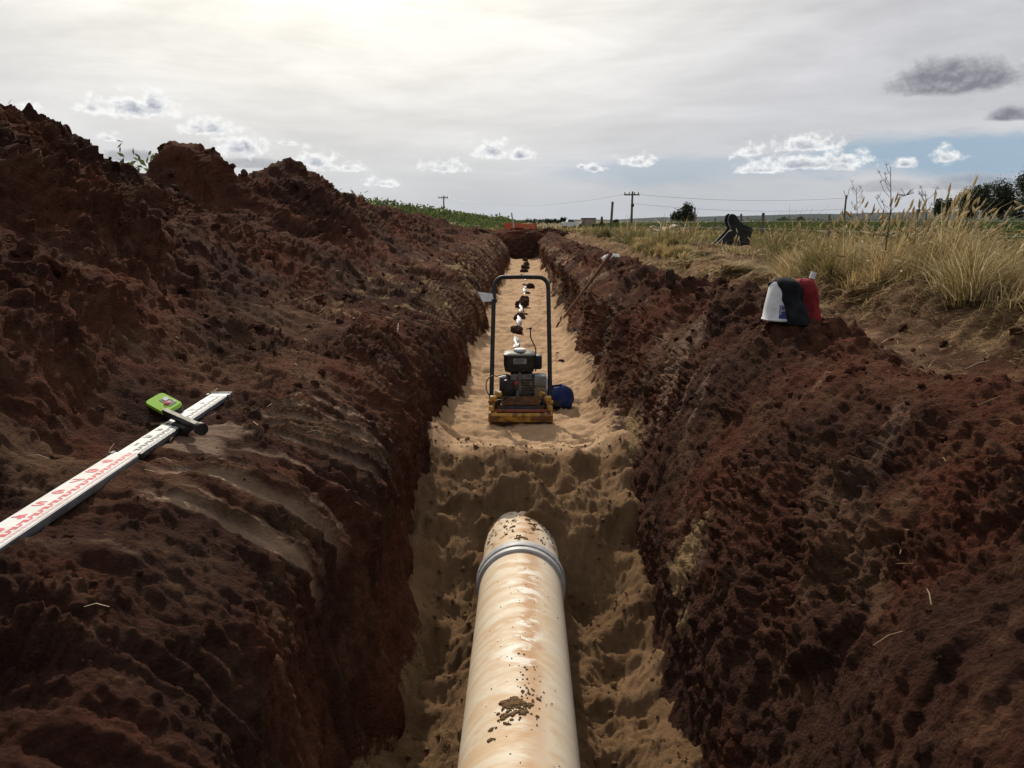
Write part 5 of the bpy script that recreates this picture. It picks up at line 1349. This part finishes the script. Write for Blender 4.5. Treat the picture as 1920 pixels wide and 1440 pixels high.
def vines():
    rows = []
    for i, x in enumerate(np.concatenate([np.arange(11.9, 34, 2.4), np.arange(36, 100, 7)])):
        yv = []; yy = max(9.0, x * .55)
        while yy < 170:
            yv.append(yy); yy += (.02 + .0034 * yy) * (1 + .12 * i)
        yv = np.array(yv); n = len(yv); dist = np.hypot(x, yv)
        zt = .52 + .05 * fbm(yv * .5, yv * 0 + x, 0, 3, 611) + rng.normal(0, .04, n) + .0009 * dist
        for k in range(8 if i == 0 else 5):
            f = k / (7 if i == 0 else 9)
            C = np.stack([x + rng.normal(0, .22, n), yv + rng.normal(0, .08, n), field_z(x, yv) + (zt + .05) * (1 - f * .75) + rng.normal(0, .05, n)], 1)
            rows.append(np.concatenate([C, ((.042 + .0008 * dist) * rng.uniform(.7, 1.3, n))[:, None], np.clip(rng.uniform(0, .9, n) * (1 - .2 * f), 0, 1)[:, None]], 1))
    R = np.concatenate(rows)
    V, Q = leaf_cloud(R[:, :3], R[:, 3], .4, .5)
    o = link('vineyard_rows', mesh_np('vineyard_rows', V, Q, attrs={'tint': np.repeat(R[:, 4] * .75, 4)}, mats=[CROP]))
    tag(o, 'rows of dark green vines beyond the fence on the right', 'vines', kind='stuff')
vines()

# --- grass
def blades(B, H, Wd, T, lean=.45, wind=(0.10, -.05), la=None, ll=None):
    """grass blades as three bent quads; B (N,3)"""
    N = len(B)
    a = rng.uniform(0, 2 * np.pi, N); f = np.stack([np.cos(a), np.sin(a), np.zeros(N)], 1)
    la = rng.uniform(0, 2 * np.pi, N) if la is None else la; ll = ll if ll is not None else np.abs(rng.normal(0, lean, N)) * np.where(rng.uniform(size=N) < .25, 1.9, .85); ll = np.minimum(ll, 2.2)
    L = np.stack([np.cos(la) * ll + wind[0], np.sin(la) * ll + wind[1], np.zeros(N)], 1)
    rows = []
    for t_, w in ((0, 1.0), (.4, .85), (.75, .55), (1.0, .12)):
        c = B + np.stack([L[:, 0] * H * t_ ** 1.8, L[:, 1] * H * t_ ** 1.8, H * (t_ - np.minimum(.36 * ll, .62) * t_ ** 2.2)], 1)
        rows += [c - f * (Wd * w * .5)[:, None], c + f * (Wd * w * .5)[:, None]]
    P = np.stack(rows, 1).reshape(-1, 3)
    i0 = np.arange(N)[:, None] * 8
    Q = np.concatenate([i0 + np.array([[0, 1, 3, 2]]), i0 + np.array([[2, 3, 5, 4]]), i0 + np.array([[4, 5, 7, 6]])], 0)
    return P, Q, np.repeat(T, 8), rows[-1]
def merge(parts):
    Vs, Qs, Ts, o = [], [], [], 0
    for (V, Q, T) in parts:
        Vs.append(V); Qs.append(Q + o); Ts.append(T); o += len(V)
    return np.concatenate(Vs), np.concatenate(Qs), np.concatenate(Ts)
def spindle(tip, d, ln, r):
    """foxtail heads: tip start (N,3), direction d, length, radius -> 5-sided spindles"""
    N = len(tip); R = unit(np.cross(d, np.array([[.3, .2, .9]]))); S2 = np.cross(d, R)
    pts = []
    for (t_, k) in ((0, .35), (.25, 1), (.65, .9), (1, .12)):
        for j in range(5):
            a = 2 * math.pi * j / 5
            pts.append(tip + d * (ln * t_)[:, None] + (R * math.cos(a) + S2 * math.sin(a)) * (r * k)[:, None])
    P = np.stack(pts, 1).reshape(-1, 3); i0 = np.arange(N)[:, None] * 20; Q = []
    for k in range(3):
        for j in range(5): Q.append(i0 + np.array([[k * 5 + j, k * 5 + (j + 1) % 5, k * 5 + 5 + (j + 1) % 5, k * 5 + 5 + j]]))
    return P, np.concatenate(Q)
def near_grass():
    parts = []
    V = RP.reshape(-1, 3); C = np.broadcast_to(RC, RP.shape[:2]).ravel()
    d = np.hypot(V[:, 0], V[:, 1])
    ok = (C > 8.75) & (V[:, 1] > 1.8) & (V[:, 1] < 30)
    clump = fbm(V[:, 0] * 1.7, V[:, 1] * 1.3, 0, 3, 701)
    pr = ok * np.clip(.35 + .9 * clump, .03, 1.6) * sst(8.7, 9.5, C) * (d ** 1.5) * np.where(C > 11, .5, 1)
    pr /= pr.sum()
    n = 75000
    ix = rng.choice(len(V), n, p=pr); B = V[ix] + rng.normal(0, .012, (n, 3)) * np.array([1, 1, 0]); B[:, 2] -= .01
    dd = d[ix]; cl = clump[ix]; mid = sst(8.9, 10.0, C[ix])
    hk = np.interp(B[:, 1], [0, 7, 10, 16, 30], [1, 1, .75, .45, .35])
    H = rng.gamma(4, .25, n) * (.09 + .25 * np.clip(cl + .35, 0, 1.2) ** 1.3) * (.35 + .65 * mid) * hk
    H = np.minimum(H, .50)
    H *= np.where((np.abs(B[:, 0] / B[:, 1] - .238) < .044) & (B[:, 1] > 6.5), .22, 1)
    T = np.clip(.64 + .24 * fbm(B[:, 0] * 2.2, B[:, 1] * 2.2, 0, 2, 702) + rng.normal(0, .13, n), .05, .97)
    g = sst(.45, .1, np.hypot((B[:, 0] - 2.35) / 1.0, (B[:, 1] - 4.75) / 1.2)); g = np.maximum(g, .6 * sst(.5, .1, np.hypot(B[:, 0] - 1.9, (B[:, 1] - 6.4) / 1.8)))
    T = np.where(rng.uniform(size=n) < g * .85, rng.uniform(.05, .35, n), T)
    gp = sst(.15, .6, fbm(B[:, 0] * .9 + 4, B[:, 1] * .7, 0, 3, 705)); T = np.where(rng.uniform(size=n) < .75 * gp, rng.uniform(.10, .48, n), T)
    gb = sst(.1, .5, fbm(B[:, 0] * 1.4 + 9, B[:, 1] * 1.1, 0, 2, 706)); H *= .65 + .75 * gb
    T = np.where((B[:, 1] > 9) & (rng.uniform(size=n) < .45), rng.uniform(.15, .45, n), T)
    P, Q, TT, tip = blades(B, H, np.maximum(.0026, dd * .00066) * rng.uniform(.7, 1.4, n), T, .85)
    parts.append((P, Q, TT))
    # tussocks: blades radiating from a crown
    okt = (C > 8.9) & (C < 12) & (V[:, 1] > 2.2) & (V[:, 1] < 16) & ((np.abs(V[:, 0] / np.maximum(V[:, 1], .1) - .238) > .05) | (V[:, 1] < 6)); prt = okt * d ** 1.6; prt = prt / prt.sum()
    nt_ = 330; ct = V[rng.choice(len(V), nt_, p=prt)]; size = rng.uniform(.5, 1.15, nt_) * np.interp(ct[:, 1], [3, 8, 14], [1.05, .8, .5]); hue = rng.choice([.22, .42, .58, .72, .82], nt_, p=[.14, .18, .22, .26, .20])
    w_ = np.repeat(np.arange(nt_), 230); m = len(w_); ang = rng.uniform(0, 6.283, m); rr_ = np.abs(rng.normal(0, .055, m)) * size[w_]
    Bt = ct[w_] + np.stack([np.cos(ang) * rr_, np.sin(ang) * rr_, np.full(m, -.015)], 1)
    Ht = size[w_] * rng.uniform(.12, .40, m); llt = np.clip(rr_ / .06 * .55 + np.abs(rng.normal(0, .35, m)), 0, 2.4)
    P, Q, TT, _ = blades(Bt, Ht, np.maximum(.0024, np.hypot(Bt[:, 0], Bt[:, 1]) * .0006) * rng.uniform(.7, 1.4, m), np.clip(hue[w_] + rng.normal(0, .10, m), .03, .97), la=ang + rng.normal(0, .5, m), ll=llt)
    parts.append((P, Q, TT))
    # flattened thatch on the face of the low mound
    ok2 = (C > 8.05) & (C < 9.6) & (V[:, 1] > 1.8) & (V[:, 1] < 12); pr2 = ok2 * d * np.where(C > 8.4, 1, .25) * np.clip(.55 + fbm(V[:, 0] * 2.5, V[:, 1] * 2.5, 0, 3, 707), .05, 1.5); pr2 = pr2 / pr2.sum()
    n2 = 38000; ix = rng.choice(len(V), n2, p=pr2); B = V[ix] + np.array([0, 0, .006])
    a = rng.normal(.6, .6, n2); H2 = rng.uniform(.05, .28, n2)
    U = np.stack([np.cos(a), -np.sin(a), rng.normal(.12, .10, n2)], 1); U = unit(U); S_ = unit(np.cross(U, np.array([[0, 0, 1.0]])))
    w = np.maximum(.0020, d[ix] * .0005)
    P = np.stack([B - S_ * w[:, None] * .5, B + S_ * w[:, None] * .5, B + U * H2[:, None] + S_ * w[:, None] * .3, B + U * H2[:, None] - S_ * w[:, None] * .3], 1).reshape(-1, 3)
    parts.append((P, np.arange(n2 * 4).reshape(-1, 4), np.repeat(np.clip(rng.normal(.74, .18, n2), .1, 1), 4)))
    # seeding stalks with foxtail heads
    n3 = 760
    ok3 = (C > 9.2) & (C < 11.8) & (V[:, 1] > 2.6) & (V[:, 1] < 11); pr3 = ok3 * np.clip(clump + .5, 0, 2) ** 2 * d; pr3 = pr3 / pr3.sum()
    ix = rng.choice(len(V), n3, p=pr3); B = V[ix]; H3 = rng.uniform(.22, .58, n3) * np.interp(B[:, 1], [3, 8, 11], [1, .9, .7])
    T3 = rng.uniform(.65, .95, n3); P, Q, TT, tp2 = blades(B, H3, np.full(n3, .0034), T3, .45, (.14, -.06))
    parts.append((P, Q, TT))
    tips = P.reshape(n3, 8, 3); tip = tips[:, 6:8].mean(1); dr = unit(tip - tips[:, 4:6].mean(1))
    hp_, hq = spindle(tip - dr * .01, dr, rng.uniform(.04, .085, n3), rng.uniform(.0055, .0090, n3))
    parts.append((hp_, hq, np.repeat(np.clip(rng.normal(.93, .08, n3), .6, 1), 20)))
    Vg, Qg, Tg = merge(parts)
    tag(link('dry_grass', mesh_np('dry_grass', Vg, Qg, attrs={'tint': Tg}, mats=[GRASS])), 'golden dry grass with pale seed heads on the low mound right of the trench', 'grass', kind='stuff')
near_grass()
def field_grass():
    n = 105000
    u_ = rng.uniform(size=n); Y = 5.5 * (130 / 5.5) ** (u_ ** .8)
    xl = np.where(Y < 38.8, 3.6, -6.0 + 0 * Y) ; xr = np.minimum(4.6 + Y * .62, np.where(Y > 12, 40, 40))
    X = xl + (xr - xl) * rng.uniform(size=n) ** 1.15
    keep = ((X < FX + 3.5) | (rng.uniform(size=n) < .25)); X, Y = X[keep], Y[keep]; n = len(X)
    cl = fbm(X * .45, Y * .30, 0, 3, 711)
    H = rng.gamma(5, .2, n) * (.07 + .10 * np.clip(cl + .4, 0, 1.2)) * np.interp(Y, [5, 12, 40, 130], [1.1, 1.0, 1.2, 2.0])
    H += .10 * bump(X, 8.2, 1.3) * bump(Y, 24, 9) * rng.uniform(.4, 1.2, n)          # taller stand by the fence
    H *= np.where((np.abs(X / Y - .238) < .044) & (Y > 6.5) & (Y < 17.8), np.where(Y > 16.2, .55, .24), 1)
    T = np.clip(.47 + .30 * fbm(X * .22, Y * .16, 0, 3, 712) + rng.normal(0, .12, n), .05, .92)
    T = np.where(rng.uniform(size=n) < .28, rng.uniform(.1, .4, n), T)
    d = np.hypot(X, Y)
    B = np.stack([X, Y, field_z(X, Y) - .02], 1)
    P, Q, TT, _ = blades(B, H, np.maximum(.005, d * .0010) * rng.uniform(.7, 1.5, n), T, .8)
    tag(link('field_grass', mesh_np('field_grass', P, Q, attrs={'tint': TT}, mats=[GRASS])), 'olive and straw coloured grass covering the field between trench and fence', 'grass', kind='stuff')
field_grass()
def straw():
    parts = []
    for (PP, CC, c0, c1, n, T0) in ((RP, RC, 6.9, 8.4, 420, .85), (RP, RC, 3.0, 6.8, 60, .8), (LP, LC, 3.4, 6.2, 60, .8), (LP, LC, 6.2, 9.0, 70, .7)):
        V = PP.reshape(-1, 3); C = np.broadcast_to(CC, PP.shape[:2]).ravel(); d = np.hypot(V[:, 0], V[:, 1])
        pr = ((C > c0) & (C < c1) & (V[:, 1] > 1.6) & (V[:, 1] < 14)) * d; pr = pr / pr.sum()
        ix = rng.choice(len(V), n, p=pr); B = V[ix] + np.array([0, 0, .012]); a = rng.uniform(0, 6.28, n); L = rng.gamma(3, .022, n) + .02
        U = unit(np.stack([np.cos(a), np.sin(a), rng.normal(.05, .15, n)], 1)); S_ = unit(np.cross(U, np.array([[0, 0, 1.0]]))); w = np.maximum(.0028, d[ix] * .0006)
        m_ = U * (L * .5)[:, None] + np.array([0, 0, .008]); e_ = U * L[:, None]
        P = np.stack([B - S_ * w[:, None] * .5, B + S_ * w[:, None] * .5, B + m_ + S_ * w[:, None] * .5, B + m_ - S_ * w[:, None] * .5, B + e_ + S_ * w[:, None] * .3, B + e_ - S_ * w[:, None] * .3], 1).reshape(-1, 3)
        i0 = np.arange(n)[:, None] * 6
        parts.append((P, np.concatenate([i0 + np.array([[0, 1, 2, 3]]), i0 + np.array([[3, 2, 4, 5]])]), np.repeat(np.clip(rng.normal(T0, .12, n), .4, 1), 6)))
    V, Q, T = merge(parts)
    tag(link('straw_litter', mesh_np('straw_litter', V, Q, attrs={'tint': T}, mats=[GRASS])), 'dry straw pieces scattered over the bare soil of both banks', 'straw', kind='stuff')
straw()

# --- loose clods lying on both banks (crumbs nobody could count)
def crumbs():
    base = []
    for s in range(6):
        bm = bmesh.new(); bmesh.ops.create_icosphere(bm, subdivisions=2, radius=1.0)
        V = np.array([v.co[:] for v in bm.verts]); Tq = np.array([[v.index for v in f.verts] for f in bm.faces]); bm.free()
        dd = 1 + .42 * fbm(V[:, 0] * 1.2 + s * 7, V[:, 1] * 1.2, V[:, 2] * 1.2, 3, 800 + s)
        base.append((V * dd[:, None] * np.array([1, .85, .7]), Tq))
    Vs, Ts, o = [], [], 0
    for (PP, CC, lst) in ((LP, LC, [(5.8, 9.6, 1200, .85), (3.6, 6.4, 900, .5)]), (RP, RC, [(2.6, 5.2, 1600, .5), (5.0, 7.2, 700, .8), (7.0, 8.6, 260, .6)])):
        V = PP.reshape(-1, 3); C = np.broadcast_to(CC, PP.shape[:2]).ravel(); d = np.hypot(V[:, 0], V[:, 1])
        for (c0, c1, n, k) in lst:
            pr = ((C > c0) & (C < c1) & (V[:, 1] > .8) & (V[:, 1] < 20)) * d ** 1.2; pr = pr / pr.sum()
            ix = rng.choice(len(V), n, p=pr); r = (.006 + .035 * rng.uniform(size=n) ** 4) * k * np.clip(d[ix] / 3, .6, 1.4)
            for j, rr_ in zip(ix, r):
                bv, bt = base[rng.integers(6)]
                a = rng.uniform(0, 6.28, 2); R = np.array(Matrix.Rotation(a[0], 3, 'Z') @ Matrix.Rotation(a[1], 3, 'X'))
                Vs.append(bv @ R.T * rr_ + V[j] + np.array([0, 0, rr_ * .1])); Ts.append(bt + o); o += len(bv)
    sv, st_, o2 = [], [], 0
    for j in range(1900):
        yy = 1.7 + 3.9 * rng.uniform() ** .8; xx = rng.uniform(-.62, .62)
        if abs(xx) < .23 and yy < 4.3: continue
        r_ = .003 + .011 * rng.uniform() ** 4
        bv, bt = base[rng.integers(6)]; a = rng.uniform(0, 6.28, 2); R = np.array(Matrix.Rotation(a[0], 3, 'Z') @ Matrix.Rotation(a[1], 3, 'X'))
        sv.append(bv @ R.T * r_ + np.array([xx, yy, sand_z(xx, yy) + .2 * r_])); st_.append(bt + o2); o2 += len(bv)
    sv = np.concatenate(sv)
    tag(link('sand_crumbs', mesh_np('sand_crumbs', sv, None, np.concatenate(st_), attrs={'damp': np.ones(len(sv)), 'soily': np.zeros(len(sv))}, mats=[SAND], smooth=False)), 'damp sand crumbs scattered beside the pipe', 'sand', kind='stuff')
    V = np.concatenate(Vs); z = np.zeros(len(V))
    me = mesh_np('soil_crumbs', V, None, np.concatenate(Ts), attrs={'scrape': z, 'sandy': z, 'dry': z}, mats=[SOIL], smooth=False)
    tag(link('soil_crumbs', me), 'loose crumbs and small clods of dark soil strewn over both banks', 'soil', kind='stuff')
crumbs()

# --- tall dead weeds in the grass
def weed(px_, base, top, Y, lab, seed, burst=True):
    r_ = random.Random(seed); q = aty(px_, base, Y); h = aty(px_, top, Y)[2] - q[2]
    t = thing('tall_weed', (q[0], Y, q[2]), lab, 'weed', 'tall dead weeds')
    b = MB().tube([(0, 0, 0), (.015, 0, h * .5), (-.01, 0, h)], [.0045, .0035, .0015], 6)
    heads = MB()
    for k in range(9):
        z = h * r_.uniform(.35, .92); l = h * r_.uniform(.10, .26); a = r_.uniform(-1, 1)
        e = Vector((l * (1 if r_.random() > .5 else -1) * .55, l * a * .4, z + l * .8)); b.tube([(0, 0, z), (e.x * .6, e.y * .6, z + l * .35), e], .0014, 5)
        for j in range(6): heads.tube([e, e + Vector((r_.gauss(0, .012), r_.gauss(0, .012), r_.uniform(-.005, .025)))], .001, 4)
    if burst:
        for (x_, z_) in ((.10, h * .66), (-.02, h * .18)):
            for j in range(16):
                a = r_.uniform(-.4, 3.5); heads.tube([(x_, 0, z_), (x_ + .05 * math.cos(a), r_.gauss(0, .02), z_ + .05 * math.sin(a))], .0012, 4)
    b.build('stem', BARK, t); heads.build('seed_spikes', BARK, t)
weed(1660, 470, 312, 5.6, 'tallest bare weed stalk with spiky seed heads above the seeding grass', 1)
weed(1600, 460, 352, 7.2, 'thin leaning weed stalk left of the tallest one', 2, False)
weed(1728, 470, 358, 6.0, 'short weed stalk with dark seed head right of the tallest one', 3, False)

# ------------------------------------------------------------------ air
def haze():
    m, nt = material('haze_air')
    v = nt.n('ShaderNodeVolumePrincipled', Density=1.5e-5, Anisotropy=0.0); nt.set(v, 'Color', (0.50, 0.68, 1.0))
    o = nt.n('ShaderNodeOutputMaterial'); nt.set(o, 'Volume', v)
    b = MB().box((0, 3250, 73), (19200, 13500, 152)).build('haze', m)
    b['kind'] = 'stuff'; b['label'] = 'thin bluish air between the trench and the far hills'; b['category'] = 'haze'
haze()
